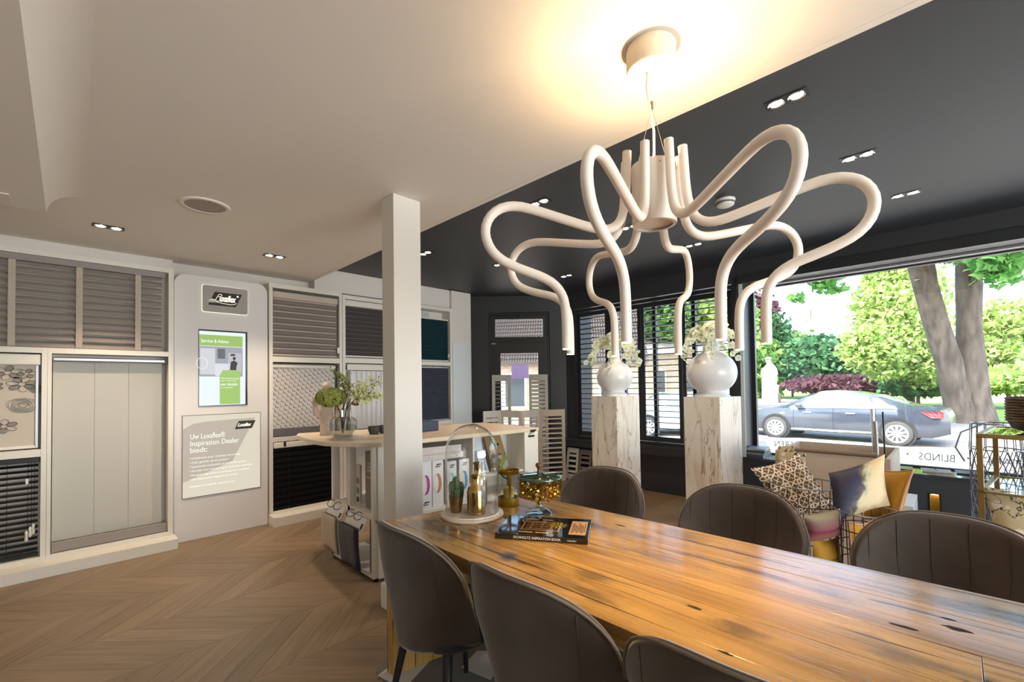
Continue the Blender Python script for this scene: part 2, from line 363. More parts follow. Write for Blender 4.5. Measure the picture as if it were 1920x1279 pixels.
# diagonal door wall: s runs from (4.50,5.44) to (5.58,4.36)
TD = Matrix.Translation((4.50, 5.44, 0)) @ Matrix.Rotation(-PI/4, 4, 'Z')    # local x along the wall, local -y into the room
DW = MB(TD)
for b in ((-.3, .30, 0, .25, -.3, 3.1), (1.272, 1.62, 0, .25, -.3, 3.1), (.30, 1.272, 0, .25, 2.615, 3.1), (.30, 1.272, 0, .25, -.3, -.012)): DW.box(*b)
struct(DW.build('wall_corner', BLACK))
# ceilings: lower white one up to X=2.02, higher anthracite one beyond
struct(box('ceiling', WHITE_CEIL, (X0, 2.02, Y0, A_Y+.1, ZW, 3.12)))
# dropped bulkhead with a concave cove running into the flat ceiling
prof = [(.054-.162*math.sin(t), ZW-.139*(1-math.cos(t))) for t in [k*PI/24 for k in range(13)]]
bk = MB(Matrix.Translation((0, 3.99, 0)) @ Matrix.Rotation(PI/2, 4, 'X'))
bk.prism([(.054, ZW+.01)]+[(x, z) for x, z in prof]+[(X0, 2.571), (X0, ZW+.01)], 3.99-Y0)
struct(bk.build('trim_6', WHITE_CEIL, smooth=20))
struct(box('ceiling', BLACK_CEIL, (2.02, B_X+.46, Y0, A_Y+.3, ZB, 3.12)))
struct(box('trim_4', WHITE_CEIL, (1.985, 2.021, Y0, A_Y, ZW-.002, 2.90)))
# roof slab so no sky leaks in
struct(box('trim_5', BLACK, (X0-.3, B_X+.8, Y0-.3, A_Y+1.2, 3.12, 3.5)))
# pillar
pil = thing('pillar', 'square white painted pillar at the near end of the dining table', 'pillar', (1.5825, 2.6235, 0))
box('shaft', WHITE_WALL, (1.48, 1.685, 2.547, 2.70, 0, 2.71), pil, bevel=.003)
box('plinth', WHITE_WALL, (1.462, 1.703, 2.529, 2.718, 0, .16), pil, bevel=.004)
pil['label'] = 'square white painted pillar between ceiling and floor behind the dining table end'
# ================================================================ DISPLAY WALL (left)
FY = 5.21                                                # front plane of the display frames
shade_grey = mat('warm_grey_slat', rgb(158, 148, 140), .5)
tape_m = mat('woven_tape', rgb(190, 178, 164), .8, bump=.4, bscale=160)
BLK_SLAT = mat('black_gloss_slat', rgb(12, 11, 11), .22, spec=.35)
HANDLEW = mat('white_plastic', rgb(232, 228, 220), .4)
# --- unit 1: tall left display with base step
u1 = thing('display_unit', 'wide white display frame with grey wooden blind on top, left of the sign panel', 'display unit', (-.2, 5.3, 0))
def fr(b, par, nm='frame_rail'):
    if nm == 'frame_rail': b = (b[0]+.004, b[1]-.004, b[2]+.003, b[3]-.002, b[4], b[5])
    return box(nm, LACQ, b, par, bevel=.0015)
xL = -1.25
for b in ((xL, .695, FY, A_Y-.01, 2.555, 2.60), (xL, .66, FY, A_Y-.01, 1.765, 1.81), (xL, -.105, FY, A_Y-.01, .93, .99), (xL, .66, FY, A_Y-.01, .095, .13)): fr(b, u1)
for b in ((.655, .695, FY, A_Y-.01, .095, 2.60), (-.16, -.128, FY, A_Y-.01, .095, 1.81), (-.127, -.103, FY, A_Y-.01, .095, 1.81)): fr(b, u1, 'upright')
box('back_panel', WHITE_WALL, (xL, .695, A_Y-.03, A_Y-.008, .095, 2.6), u1)
box('base_step', LACQ, (-1.6, .71, 5.05, A_Y-.01, 0, .095), u1, bevel=.003)
def slat_mesh(w, depth, th, tilt, curve=0.0):
    m = MB(); T = Matrix.Rotation(tilt, 4, 'X')
    if curve:
        n = 5; P = [(-depth/2+depth*k/n, curve*(1-((k/n-.5)*2)**2)) for k in range(n+1)]
        poly = P+[(y, z-th) for y, z in P[::-1]]
        m.M = T; m.add([(0, y, z) for y, z in poly]+[(w, y, z) for y, z in poly], [tuple(range(len(poly)))[::-1], tuple(range(len(poly), 2*len(poly)))]+[(i, (i+1) % len(poly), (i+1) % len(poly)+len(poly), i+len(poly)) for i in range(len(poly))])
    else: m.box(0, w, -depth/2, depth/2, -th/2, th/2, T=T)
    return m.mesh('slat', 30)
def blind_slats(par, m_, x0, x1, y, z0, z1, pitch, depth, th, tilt, curve=0, nm='slat'):
    me = slat_mesh(x1-x0, depth, th, tilt, curve); me.materials.append(m_)
    n = int(round((z1-z0)/pitch))
    for k in range(n+1):
        o = bpy.data.objects.new(nm, me); COL.objects.link(o); o.location = (x0, y, z0+k*(z1-z0)/n); place(o, par)
# grey wooden venetian
vb = thing('wooden_venetian_blind', 'wide warm grey wooden blind with woven ladder tapes in the top left display', 'blind', (-.2, FY+.02, 1.82))
blind_slats(vb, shade_grey, -1.2, .61, FY+.045, 1.84, 2.50, .0575, .060, .004, math.radians(52), .003)
box('pelmet', mat('grey_pelmet', rgb(146, 138, 136), .5), (-1.2, .63, FY+.0, FY+.025, 2.50, 2.552), vb, bevel=.003)
for xt in (-.8, -.345, .035, .416): box('ladder_tape', tape_m, (xt, xt+.04, FY+.004, FY+.009, 1.815, 2.53), vb)
# floral roller blind
fb = thing('roller_blind', 'cream roller blind printed with black line drawn flowers, cropped by the left edge', 'blind', (-.6, FY+.04, 1.0))
CREAM = mat('cream_screen_fabric', rgb(206, 195, 182), .8, bump=.1, bscale=500)
box('cassette', LACQ, (-1.2, -.165, FY+.01, FY+.09, 1.665, 1.755), fb, bevel=.012)
box('fabric', CREAM, (-1.2, -.19, FY+.05, FY+.052, 1.02, 1.67), fb)
box('side_channel', GREYMETAL, (-.192, -.178, FY+.035, FY+.06, 1.0, 1.67), fb)
box('bottom_rail', LACQ, (-1.2, -.185, FY+.035, FY+.06, 1.0, 1.022), fb, bevel=.004)
fl = MB(); yq = FY+.0485
def loop(pts, r=.0017): fl.tube([(x, yq, z) for x, z in pts], r, n=4, closed=True, flat=.35)
GREYP = mat('grey_petal_print', rgb(150, 142, 132), .8)
pet = MB()
def flower(cx_, cz, R_, n=6, ph=0, sq=.72):
    global fl; fl = MB()
    for i in range(n):
        a = ph+2*PI*i/n
        for jit in (0, .12):
            P = []
            for k in range(14):
                t = 2*PI*k/14; rr_ = .62*R_+.40*R_*math.cos(t); s_ = .27*R_*math.sin(t)*(1+jit)
                P.append((cx_+(rr_*math.cos(a+jit)-s_*math.sin(a+jit)), cz+sq*(rr_*math.sin(a+jit)+s_*math.cos(a+jit))))
            loop(P)
            if not jit and (i+int(cx_*90)) % 2 == 0: pet.add([(x, yq+.0005, z) for x, z in P], [tuple(range(14))])
    loop([(cx_+.24*R_*math.cos(2*PI*k/12), cz+sq*.24*R_*math.sin(2*PI*k/12)) for k in range(12)]); fl.build('flower_print', INK, fb)
def rose(cx_, cz, R_, sq=.7):
    global fl; fl = MB()
    for j in range(7):
        q = R_*(1-.13*j); random.seed(j)
        loop([(cx_+.12*R_*(random.random()-.5)+q*(1+.06*math.sin(3*t+j))*math.cos(t), cz+sq*q*(1+.06*math.cos(2*t+j))*math.sin(t)) for t in [2*PI*k/18 for k in range(18)]], .0018 if j in (0, 1) else .0028)
    fl.build('flower_print', INK, fb)
flower(-.345, 1.605, .082, 6, .3); flower(-.243, 1.598, .055, 6, .1); flower(-.268, 1.515, .085, 7, .25); flower(-.41, 1.50, .05, 5, .6); rose(-.185, 1.475, .05); rose(-.262, 1.345, .088)
flower(-.36, 1.185, .075, 6, .4); rose(-.55, 1.42, .09); flower(-.7, 1.55, .09, 6, .2); flower(-.6, 1.2, .08, 6, .1); rose(-.9, 1.3, .1); flower(-1.0, 1.5, .08, 6, 0)
po = pet.build('petal_shading', GREYP, fb); po['kind'] = 'stuff'
# black aluminium venetian, slats open
bb = thing('venetian_blind', 'black open-slat venetian blind with hanging pull cords at the far left', 'blind', (-.6, FY+.04, .14))
blind_slats(bb, mat('black_matt_slat', rgb(34, 31, 28), .35), -1.2, -.175, FY+.06, .19, .86, .046, .042, .0016, math.radians(20), .002)
box('headrail', DARKMETAL, (-1.2, -.165, FY+.03, FY+.085, .885, .925), bb, bevel=.003)
box('bottom_rail', DARKMETAL, (-1.2, -.175, FY+.035, FY+.085, .14, .165), bb, bevel=.003)
mc = MB()
for x in (-.34, -.23, -.21, -.195): mc.tube([(x, FY+.03, .89), (x, FY+.03, .34 if x > -.3 else .16)], .0016, n=5)
mc.build('cords', INK, bb)
for x, z in ((-.235, .30), (-.215, .33), (-.198, .35)):
    MB().lathe([(.004, .05), (.011, .035), (.006, .015), (.012, -.02), (.004, -.035)], 10, (x, FY+.025, z)).build('cord_knob', HANDLEW, bb, smooth=50)
box('tag', HANDLEW, (-.242, -.226, FY+.022, FY+.026, .72, .76), bb)
# large translucent pleatless sliding panel display
sp = thing('panel_blind', 'tall pale sliding panel blind with grey bottom bar in the large left niche', 'blind', (.26, FY+.05, .14))
SHEER = mat('pale_screen', rgb(196, 195, 188), .6, bump=.05, bscale=300)
for i, (a, b) in enumerate(((-.098, .1545), (.156, .3805), (.382, .617))): box('fabric_panel', SHEER, (a, b, FY+.10, FY+.102, .21, 1.70), sp)
box('top_rail', GREYMETAL, (-.098, .65, FY+.03, FY+.085, 1.705, 1.735), sp, bevel=.006)
box('bottom_bar', mat('grey_bar', rgb(150, 142, 138), .5), (-.098, .648, FY+.03, FY+.06, .135, .215), sp, bevel=.004)
box('bracket', DARKMETAL, (.632, .65, FY+.015, FY+.06, 1.69, 1.745), sp)
# --- sign panel between the units
PY = 5.235
pn = thing('sign_column', 'tall pearl white sign panel with rounded top corners between the blind displays', 'sign panel', (1.11, PY+.03, 0))
P = [(.70, .0), (1.511, .0), (1.511, 2.47)]+[(1.511-.1+.1*math.cos(t), 2.475+.1*math.sin(t)) for t in [k*PI/16 for k in range(9)]]+[(.70+.1-.1*math.sin(t), 2.475+.1*math.cos(t)) for t in [k*PI/16 for k in range(9)]]
TA = Matrix.Translation((0, PY+.05, 0)) @ Matrix.Rotation(PI/2, 4, 'X')
MB(TA).prism(P, .05).build('panel', PANEL, pn, bevel=.003, smooth=30)
bxx = MB(); bxx.box(.72, 1.49, PY+.05, A_Y-.01, 0.0, 2.5); bxx.build('carcass', LACQ, pn)
lt = thing('logo_plate', 'grey plate with the backlit Luxaflex logo above the screen', 'sign', (1.117, PY-.03, 2.36))
lt['label'] = 'grey rounded plate with backlit script logo on a black parallelogram above the screen'
def rrect(x0, x1, z0, z1, r, n=6):
    c = []
    for cx_, cz, a0 in ((x1-r, z1-r, 0), (x0+r, z1-r, PI/2), (x0+r, z0+r, PI), (x1-r, z0+r, 1.5*PI)):
        c += [(cx_+r*math.cos(a0+k*PI/2/n), cz+r*math.sin(a0+k*PI/2/n)) for k in range(n+1)]
    return c
def TW(y): return Matrix.Translation((0, y, 0)) @ Matrix.Rotation(PI/2, 4, 'X')
MB(TW(PY-.012)).prism(rrect(.922, 1.313, 2.225, 2.487, .02), .014).build('plate', mat('grey_acrylic', rgb(166, 162, 158), .4), lt)
GLOWM = emitter('logo_glow', (1.0, .93, .70), 1.5)
MB(TW(PY-.003)).prism(rrect(.918, 1.317, 2.221, 2.491, .02), .008).build('light_edge', emitter('halo_glow', (.95, 1.0, .72), .9), lt)
def logo(parent, x, y, z, w, h, mdark, mtxt, rot=(PI/2, 0, 0), R_=None):
    """black parallelogram with the script word; x,z = lower left, in a plane facing -Y"""
    R_ = R_ or Matrix.Translation((0, y, 0)) @ Matrix.Rotation(PI/2, 4, 'X')
    sk_ = h*.42
    MB(R_).prism([(x, z), (x+w-sk_, z), (x+w, z+h), (x+sk_, z+h)], .0015).build('logo_plate_shape', mdark, parent)
    return
logo(lt, .966, PY-.026, 2.292, .295, .135, INK, GLOWM)
t_ = text_fit('uxaflex', 1.062, 1.208, 2.338, .062, PY-.0295, GLOWM, lt, 'logo_script', shear=.34, bold=.0022)
MB().tube([(x, PY-.0295, z) for x, z in ((1.048, 2.392), (1.060, 2.405), (1.075, 2.408), (1.083, 2.398), (1.076, 2.386), (1.058, 2.380), (1.048, 2.386), (1.040, 2.372), (1.030, 2.350), (1.012, 2.338), (.994, 2.338), (.990, 2.347), (1.002, 2.352), (1.020, 2.344), (1.040, 2.335), (1.058, 2.336))], .0042, 6, flat=.4).build('logo_initial', GLOWM, lt)
sw = MB(); sw.tube([(.985, PY-.029, 2.345), (.975, PY-.029, 2.332), (.99, PY-.029, 2.322), (1.03, PY-.029, 2.327), (1.09, PY-.029, 2.318), (1.16, PY-.029, 2.312), (1.20, PY-.029, 2.32), (1.212, PY-.029, 2.335)], [.002, .003, .004, .003, .004, .005, .004, .002], n=6, flat=.4).build('logo_swash', GLOWM, lt)
MB(TW(PY-.0275)).prism([(1.222+.009*math.cos(k*PI/6), 2.402+.009*math.sin(k*PI/6)) for k in range(12)], .001).build('logo_dot', GLOWM, lt)
text_fit('w i n d o w   s t y l i n g', 1.045, 1.275, 2.252, .022, PY-.0135, mat('dark_print', rgb(60, 58, 56), .5), lt, 'tagline')
# screen
sc_ = thing('display_screen', 'portrait screen showing a green Service & Advies page in the sign panel', 'screen', (1.10, PY-.01, 1.66))
box('bezel', mat('screen_bezel', rgb(12, 12, 14), .25), (.892, 1.316, PY-.006, PY+.02, 1.284, 2.046), sc_)
def em(c, s=1.0): return emitter('screen_%d_%d_%d' % c, lin(c), s)
def card(nm, m_, x0, x1, z0, z1, y): return box(nm, m_, (x0, x1, y, y+.0008, z0, z1), sc_)
card('page', em((222, 232, 248)), .897, 1.297, 1.292, 2.03, PY-.0075)
card('green_banner', em((146, 180, 92)), .897, 1.272, 1.885, 1.995, PY-.0085)
card('photo_print', em((150, 155, 162)), .897, 1.272, 1.58, 1.88, PY-.0085)
card('photo_wall', em((196, 200, 206)), .905, 1.03, 1.60, 1.86, PY-.0095); card('photo_wall', em((176, 178, 184)), 1.14, 1.262, 1.62, 1.82, PY-.0095)
card('photo_blind', em((88, 92, 98)), 1.05, 1.115, 1.76, 1.86, PY-.0098)
card('photo_counter', em((206, 212, 222)), 1.03, 1.16, 1.585, 1.71, PY-.0095)
ps = MB(TW(PY-.0095))
ps.prism([(1.16, 1.60), (1.21, 1.60), (1.215, 1.68), (1.225, 1.72), (1.195, 1.745), (1.165, 1.73), (1.158, 1.66)], .001); ps.prism([(1.195+.014*math.cos(k), 1.765+.017*math.sin(k)) for k in [i*PI/5 for i in range(10)]], .001)
ps.build('figure_in_photo', em((28, 30, 36)), sc_)
ring = MB(); ring.tube([(.92+.045*math.cos(k*PI/10), PY-.0105, 1.71+.055*math.sin(k*PI/10)) for k in range(20)], .0025, n=4, closed=True).build('round_mark', em((235, 238, 242)), sc_)
MB(TW(PY-.0105)).prism([(1.16, 1.79), (1.2, 1.79), (1.205, 1.81), (1.165, 1.81)], .0008).build('logo_in_photo', em((25, 25, 28)), sc_)
gq = MB(TW(PY-.0095)); gq.prism([(1.068, 1.30), (1.248, 1.30), (1.248, 1.645), (1.095, 1.645), (1.068, 1.59)], .0012); gq.build('green_block', em((150, 188, 98)), sc_)
TXW = em((250, 252, 250), 1.0)
text_fit('Service & Advies', .912, 1.145, 1.918, .034, PY-.0102, TXW, sc_, 'headline')
for s_, x1_, z_, h_ in (('Wij denken graag', 1.235, 1.555, .014), ('met u mee over', 1.215, 1.532, .013), ('uw ideeën', 1.225, 1.488, .030), ('en wensen', 1.18, 1.462, .013)): text_fit(s_, 1.078, x1_, z_, h_, PY-.0112, TXW, sc_, 'caption')
# lit message board
mb_ = thing('message_board', 'backlit cream board reading Uw Luxaflex Inspiration Dealer biedt below the screen', 'sign', (1.1, PY-.01, .8))
mb_['label'] = 'backlit cream message board with white dealer text under the screen'
box('board_frame', mat('board_edge', rgb(120, 110, 100), .5), (.762, 1.44, PY-.006, PY+.01, .408, 1.204), mb_)
box('board', emitter('board_light', rgb(232, 222, 200), .80), (.768, 1.434, PY-.008, PY, .414, 1.198), mb_)
gb = MB(TW(PY-.0082)); gb.prism([(.768, .56), (1.18, .72), (1.385, 1.15), (.95, 1.135), (.85, 1.12), (.768, 1.07)], .0006); gb.build('greige_shape', emitter('board_shape', rgb(206, 193, 178), .72), mb_)
logo(mb_, 1.20, PY-.0095, 1.04, .19, .082, mat('logo_brown', rgb(52, 46, 38), .5), None)
BW = emitter('board_text', rgb(252, 249, 238), 1.0)
text('Luxaflex', .05, (1.222, PY-.0115, 1.066), BW, mb_, 'logo_script', shear=.38, bold=.0012, space=.86, wide=.84)
for s_, x1_, z_ in (('Uw Luxaflex\u00ae', 1.115, .972), ('Inspiration Dealer', 1.238, .905), ('biedt:', .965, .840)): text_fit(s_, .827, x1_, z_, .050, PY-.0098, BW, mb_, 'heading')
for i, (s_, x1_) in enumerate((('Uitstekende prijs / kwaliteit verhouding', 1.245), ('5 jaar garantie op uw product', 1.14), ('Inspirerende voorbeelden en voorbeeldinterieurs', 1.30), ('De plek voor zonwering en exclusieve collecties', 1.36), ('Hoogwaardig advies en opmeting door uw dealer', 1.335), ('Het inspirerende magazine Uw venster', 1.225))):
    text_fit('\u2022 '+s_, .822, x1_, .778-.0405*i, .018, PY-.0098, BW, mb_, 'bullet_line')
text_fit('Designed by Luxaflex\u00ae. Inspired by you.', .822, 1.20, .508, .018, PY-.0098, BW, mb_, 'slogan')
# --- units 2,3,4 right of the panel
u2 = thing('display_unit', 'white display frame with striped shade, patterned blind and black blind, right of the sign panel', 'display unit', (1.93, 5.3, 0))
u3 = thing('display_unit', 'white display frame with charcoal shade and vertical slats half hidden by the pillar', 'display unit', (2.7, 5.3, 0))
u4 = thing('display_unit', 'white display frame with teal shade, far end of the blind wall', 'display unit', (3.5, 5.3, 0))
def unit(u, x0, x1, zt=2.6, mids=()):
    for b in ((x0, x0+.035, FY, A_Y-.01, .115, zt), (x1-.035, x1, FY, A_Y-.01, .115, zt)): fr(b, u, 'upright')
    for z0, z1 in ((zt-.05, zt), (.095, .125))+tuple(mids): fr((x0, x1, FY, A_Y-.01, z0, z1), u)
    box('back_panel', WHITE_WALL, (x0, x1, A_Y-.03, A_Y-.008, .1, zt), u)
unit(u2, 1.52, 2.325, 2.6, ((1.74, 1.80), (.87, .92)))
unit(u3, 2.33, 3.12, 2.58, ((1.75, 1.81), (.87, .92)))
unit(u4, 3.125, 3.975, 2.59, ((1.745, 1.80), (.90, .96)))
box('base_step', LACQ, (1.56, 2.325, 5.05, A_Y-.01, 0, .095), u2, bevel=.002); box('base_step', LACQ, (2.327, 3.12, 5.05, A_Y-.01, 0, .095), u3, bevel=.002); box('side_board', LACQ, (1.515, 1.56, 5.05, A_Y-.01, 0, .1), u2)
# striped translucent shade
def vane_shade(nm, label, x0, x1, z0, z1, n, mv, ml, headm, y=FY+.03):
    t = thing(nm, label, 'blind', ((x0+x1)/2, y, z0))
    p = (z1-z0)/n
    for i in range(n):
        m = MB(); a0 = z0+i*p
        m.grid(lambda u, v: (x0+u*(x1-x0), y+.022-.020*math.sin(v*PI)**.8, a0+v*p*.93), 1, 8); m.build('vane', mv, t, smooth=60)
        box('light_strip', ml, (x0, x1, y+.012, y+.0135, a0+p*.78, a0+p), t)
    box('cassette', headm, (x0-.005, x1+.005, y-.02, y+.05, z1, z1+.075), t, bevel=.014)
    box('bottom_rail', headm, (x0, x1, y, y+.03, z0-.02, z0), t, bevel=.005)
    return t
v1 = vane_shade('striped_blind', 'taupe translucent shade with ten light stripes, right of the sign panel', 1.565, 2.275, 1.83, 2.445, 9, mat('taupe_sheer', rgb(132, 122, 117), .8), mat('light_sheer', rgb(186, 174, 164), .8), mat('greige_cassette', rgb(196, 184, 172), .4))
box('cord_lock', HANDLEW, (2.262, 2.288, FY-.004, FY+.01, 1.86, 1.93), v1)
v2 = vane_shade('striped_blind', 'charcoal translucent shade beside the pillar, upper row', 2.375, 3.07, 1.845, 2.45, 11, mat('charcoal_sheer', rgb(66, 62, 62), .8), mat('charcoal_light', rgb(92, 88, 88), .8), LACQ)
# patterned roller blind
pb = thing('roller_blind', 'roller blind with small grey and ochre zigzag print behind the flower vase', 'blind', (1.9, FY+.03, 1.0))
W = NT('zigzag_print', .8); sx = W.new('SeparateXYZ', {0: W.coords('Object', (1, 1, 1))})
X_, Z_ = W.math('MULTIPLY', sx.outputs[0], 17.0), W.math('MULTIPLY', sx.outputs[2], 17.0)
dgn = W.math('ADD', X_, Z_); row = W.math('FLOOR', dgn); alt = W.math('MODULO', W.math('ABSOLUTE', row), 2)
p1_ = W.math('FRACT', dgn); p2_ = W.math('FRACT', W.math('MULTIPLY_ADD', W.math('SUBTRACT', X_, Z_), .75, W.math('MULTIPLY', alt, .5)))
zz_ = W.math('ABSOLUTE', W.math('SUBTRACT', p2_, .5)); band = W.math('ABSOLUTE', W.math('SUBTRACT', p1_, W.math('MULTIPLY_ADD', zz_, .9, .28)))
hook = W.math('MULTIPLY', W.math('LESS_THAN', band, .13), W.math('LESS_THAN', zz_, .40))
cell_ = W.new('TexWhiteNoise', {0: W.new('CombineXYZ', {0: row, 1: W.math('FLOOR', W.math('MULTIPLY_ADD', W.math('SUBTRACT', X_, Z_), .75, W.math('MULTIPLY', alt, .5))), 2: 0.0}).outputs[0]}).outputs[0]
colr = W.ramp(cell_, [(.0, rgb(62, 64, 74)), (.45, rgb(104, 104, 112)), (.62, rgb(160, 138, 90)), (.8, rgb(78, 92, 118))])
W.color(W.mix(W.math('MULTIPLY', hook, .85), rgb(206, 200, 197), colr))
box('fabric', W.m, (1.56, 2.245, FY+.04, FY+.042, 1.01, 1.68), pb)
MB().tube([(1.56, FY+.045, 1.695), (2.25, FY+.045, 1.695)], .024, 14).build('roller_tube', LACQ, pb, smooth=40)
MB().tube([(1.56, FY+.02, 1.735), (2.24, FY+.02, 1.728), (2.262, FY+.02, 1.70), (2.264, FY+.02, 1.1)], .006, 8).build('hanging_rail', DARKMETAL, pb, smooth=40)
box('bottom_bar', mat('graphite_bar', rgb(104, 102, 104), .45), (1.56, 2.245, FY+.028, FY+.05, .925, 1.012), pb, bevel=.006)
# black closed venetian
kb = thing('venetian_blind', 'glossy black closed venetian blind with white headrail under the patterned blind', 'blind', (1.9, FY+.03, .13))
blind_slats(kb, BLK_SLAT, 1.565, 2.285, FY+.035, .15, .79, .0625, .066, .003, math.radians(76), .004)
box('headrail', HANDLEW, (1.562, 2.29, FY-.004, FY+.06, .80, .862), kb, bevel=.01)
mc = MB()
for x in (1.72, 2.2): mc.tube([(x, FY+.012, .8), (x, FY+.012, .14)], .0018, n=5)
mc.build('cords', INK, kb); box('bracket_clip', INK, (1.66, 1.685, FY-.008, FY, .815, .865), kb)
# vertical slats
vs_ = thing('vertical_blind', 'white vertical slat blind left of the pillar behind the flowers', 'blind', (2.7, FY+.04, .93))
box('track', LACQ, (2.385, 3.08, FY+.01, FY+.07, 1.665, 1.735), vs_, bevel=.004); box('end_cap', DARKMETAL, (2.362, 2.386, FY+.008, FY+.07, 1.665, 1.738), vs_)
VW = mat('white_vane_fabric', rgb(228, 228, 230), .7)
vm = MB(); vm.grid(lambda u, v: (.044*(u-.5)*2*.9, .02*math.cos((u-.5)*PI)-.01+.022*(u-.5), v*.72), 6, 1); vme = vm.mesh('vertical_slat', 60); vme.materials.append(VW)
for k in range(10):
    o = bpy.data.objects.new('vertical_slat', vme); COL.objects.link(o); o.location = (2.49+.0655*k, FY+.04, .935); o.rotation_euler = (0, 0, math.radians(-38)); place(o, vs_)
mc = MB()
for x in (2.415, 2.43, 2.445): mc.tube([(x, FY+.03, 1.67), (x, FY+.03, .95)], .0022, n=5)
mc.build('control_cords', HANDLEW, vs_)
# pleated shades
def pleat(nm, label, x0, x1, z0, z1, n, m_, rail):
    t = thing(nm, label, 'blind', ((x0+x1)/2, FY+.03, z0)); m = MB()
    P = [(FY+.045+(.009 if k % 2 else -.009), z0+(z1-z0)*k/(2*n)) for k in range(2*n+1)]
    m.add([(x, y, z) for y, z in P for x in (x0, x1)], [(2*k, 2*k+1, 2*k+3, 2*k+2) for k in range(2*n)]); m.build('pleated_fabric', m_, t)
    box('top_rail', rail, (x0, x1, FY+.03, FY+.06, z1, z1+.018), t, bevel=.003); box('bottom_rail', rail, (x0, x1, FY+.03, FY+.06, z0-.018, z0), t, bevel=.003)
    return t
tp = pleat('pleated_shade', 'dark teal pleated shade lowered from the top at the far end of the blind wall', 3.165, 3.93, 1.825, 2.405, 22, mat('teal_fabric', rgb(14, 56, 66), .75), LACQ)
box('cord_grip', HANDLEW, (3.905, 3.922, FY+.0, FY+.02, 1.87, 1.92), tp)
pleat('pleated_shade', 'slate blue pleated shade above the blue box on the counter', 3.165, 3.93, .98, 1.71, 26, mat('slate_fabric', rgb(72, 76, 92), .75), GREYMETAL)
box('hook_plate', mat('dull_glass', rgb(190, 196, 194), .3), (3.3, 3.7, A_Y-.045, A_Y-.032, 2.42, 2.53), u4)
# tall cupboard at the far end and bulkhead above the units
tc_ = thing('end_cupboard', 'tall white cupboard end with a lower door at the end of the blind wall', 'cupboard', (4.15, 5.3, 0))
box('body', WHITE_WALL, (3.98, 4.345, FY+.01, A_Y-.01, 0, 2.862), tc_, bevel=.002)
box('door', mat('pale_blue_white', rgb(220, 226, 228), .4), (3.985, 4.305, FY-.002, FY+.012, .1, 2.09), tc_, bevel=.003)
struct(box('trim_7', WHITE_WALL, (2.022, 3.98, FY+.06, A_Y-.01, 2.605, 2.868)))
struct(box('trim_8', WHITE_WALL, (X0+.01, .70, FY+.12, A_Y-.01, 2.605, 2.708)))

# ================================================================ CHANDELIER
cx_, cy_ = 1.542, .778
KZ = lambda z: 1.45+(z-1.45)*.875
ch = thing('chandelier', 'large white spider chandelier with eight looping tubes over the dining table', 'chandelier', (cx_, cy_, KZ(2.2)))
TUBE = mat('chandelier_white', rgb(236, 226, 216), .55, bump=.03, bscale=300)
TIP = emitter('tip_glow', (1, .72, .45), 6)
raw = [(.121, 2.428), (.125, 2.35), (.129, 2.262), (.138, 2.19), (.155, 2.135), (.185, 2.103), (.225, 2.090), (.27, 2.092), (.33, 2.104), (.43, 2.128), (.53, 2.152), (.60, 2.163), (.655, 2.155), (.700, 2.128), (.727, 2.085), (.731, 2.035), (.712, 1.985), (.675, 1.948), (.62, 1.921), (.56, 1.901), (.50, 1.882), (.455, 1.858), (.425, 1.825), (.409, 1.785), (.404, 1.73), (.403, 1.66), (.403, 1.594)]
def smoothpath(p, n=3):
    for _ in range(n-1):
        q = [p[0]]
        for a, b in zip(p, p[1:]): q += [(.75*a[0]+.25*b[0], .75*a[1]+.25*b[1]), (.25*a[0]+.75*b[0], .25*a[1]+.75*b[1])]
        p = q+[p[-1]]
    return p
path = smoothpath([(r*.875, KZ(z)) for r, z in raw], 2)
am = MB().tube([(r, 0, z) for r, z in path], .0163, 16).mesh('arm', 50); am.materials.append(TUBE)
tm = MB().cyl((path[-1][0], 0, path[-1][1]-.003), (path[-1][0], 0, path[-1][1]+.001), .0145, n=16).mesh('light_tip'); tm.materials.append(TIP)
for i in range(8):
    a = 4.142+i*PI/4
    for me, nm in ((am, 'arm'), (tm, 'light_tip')):
        o = bpy.data.objects.new(nm, me); COL.objects.link(o); o.parent = ch if nm == 'arm' else arm_
        if nm == 'arm':
            o.location = (0, 0, -KZ(2.2)); o.rotation_euler = (0, 0, a); arm_ = o
z0_, z1_ = 2.04, 2.262
dr = MB(); dr.lathe([(.066, z0_), (.078, z0_), (.080, z0_+.004), (.080, z1_), (.074, z1_), (.072, z0_+.01), (.0, z0_+.01)], 40, (cx_, cy_, 0)); dr.build('drum', TUBE, ch, smooth=40)
MB().lathe([(0, z0_+.012), (.06, z0_+.012)], 24, (cx_, cy_, 0)).build('diffuser', emitter('drum_glow', (1, .8, .55), 2), ch)
sc2 = MB()
for a in (3.3, 3.9, 5.2): sc2.cyl((cx_+.079*math.cos(a), cy_+.079*math.sin(a), z1_-.02), (cx_+.082*math.cos(a), cy_+.082*math.sin(a), z1_-.02), .003, n=8)
sc2.build('screw', GREYMETAL, ch)
cn = MB(); cn.lathe([(0, 2.617), (.088, 2.617), (.090, 2.620), (.090, 2.709), (0, 2.709)], 48, (cx_, cy_, 0)); cn.build('ceiling_canopy', mat('canopy_white', rgb(240, 226, 200), .5), ch, smooth=40)
cb = MB(); cb.tube([(cx_-.012, cy_+.008, 2.617), (cx_-.016, cy_+.012, 2.56), (cx_-.004, cy_+.004, 2.48), (cx_+.008, cy_-.002, 2.40), (cx_+.010, cy_, 2.32), (cx_, cy_, 2.255)], .0045, 8); cb.build('power_cable', HANDLEW, ch, smooth=50)
wr = MB(); wr.cyl((cx_, cy_, 2.617), (cx_, cy_, 2.50), .0009, n=5)
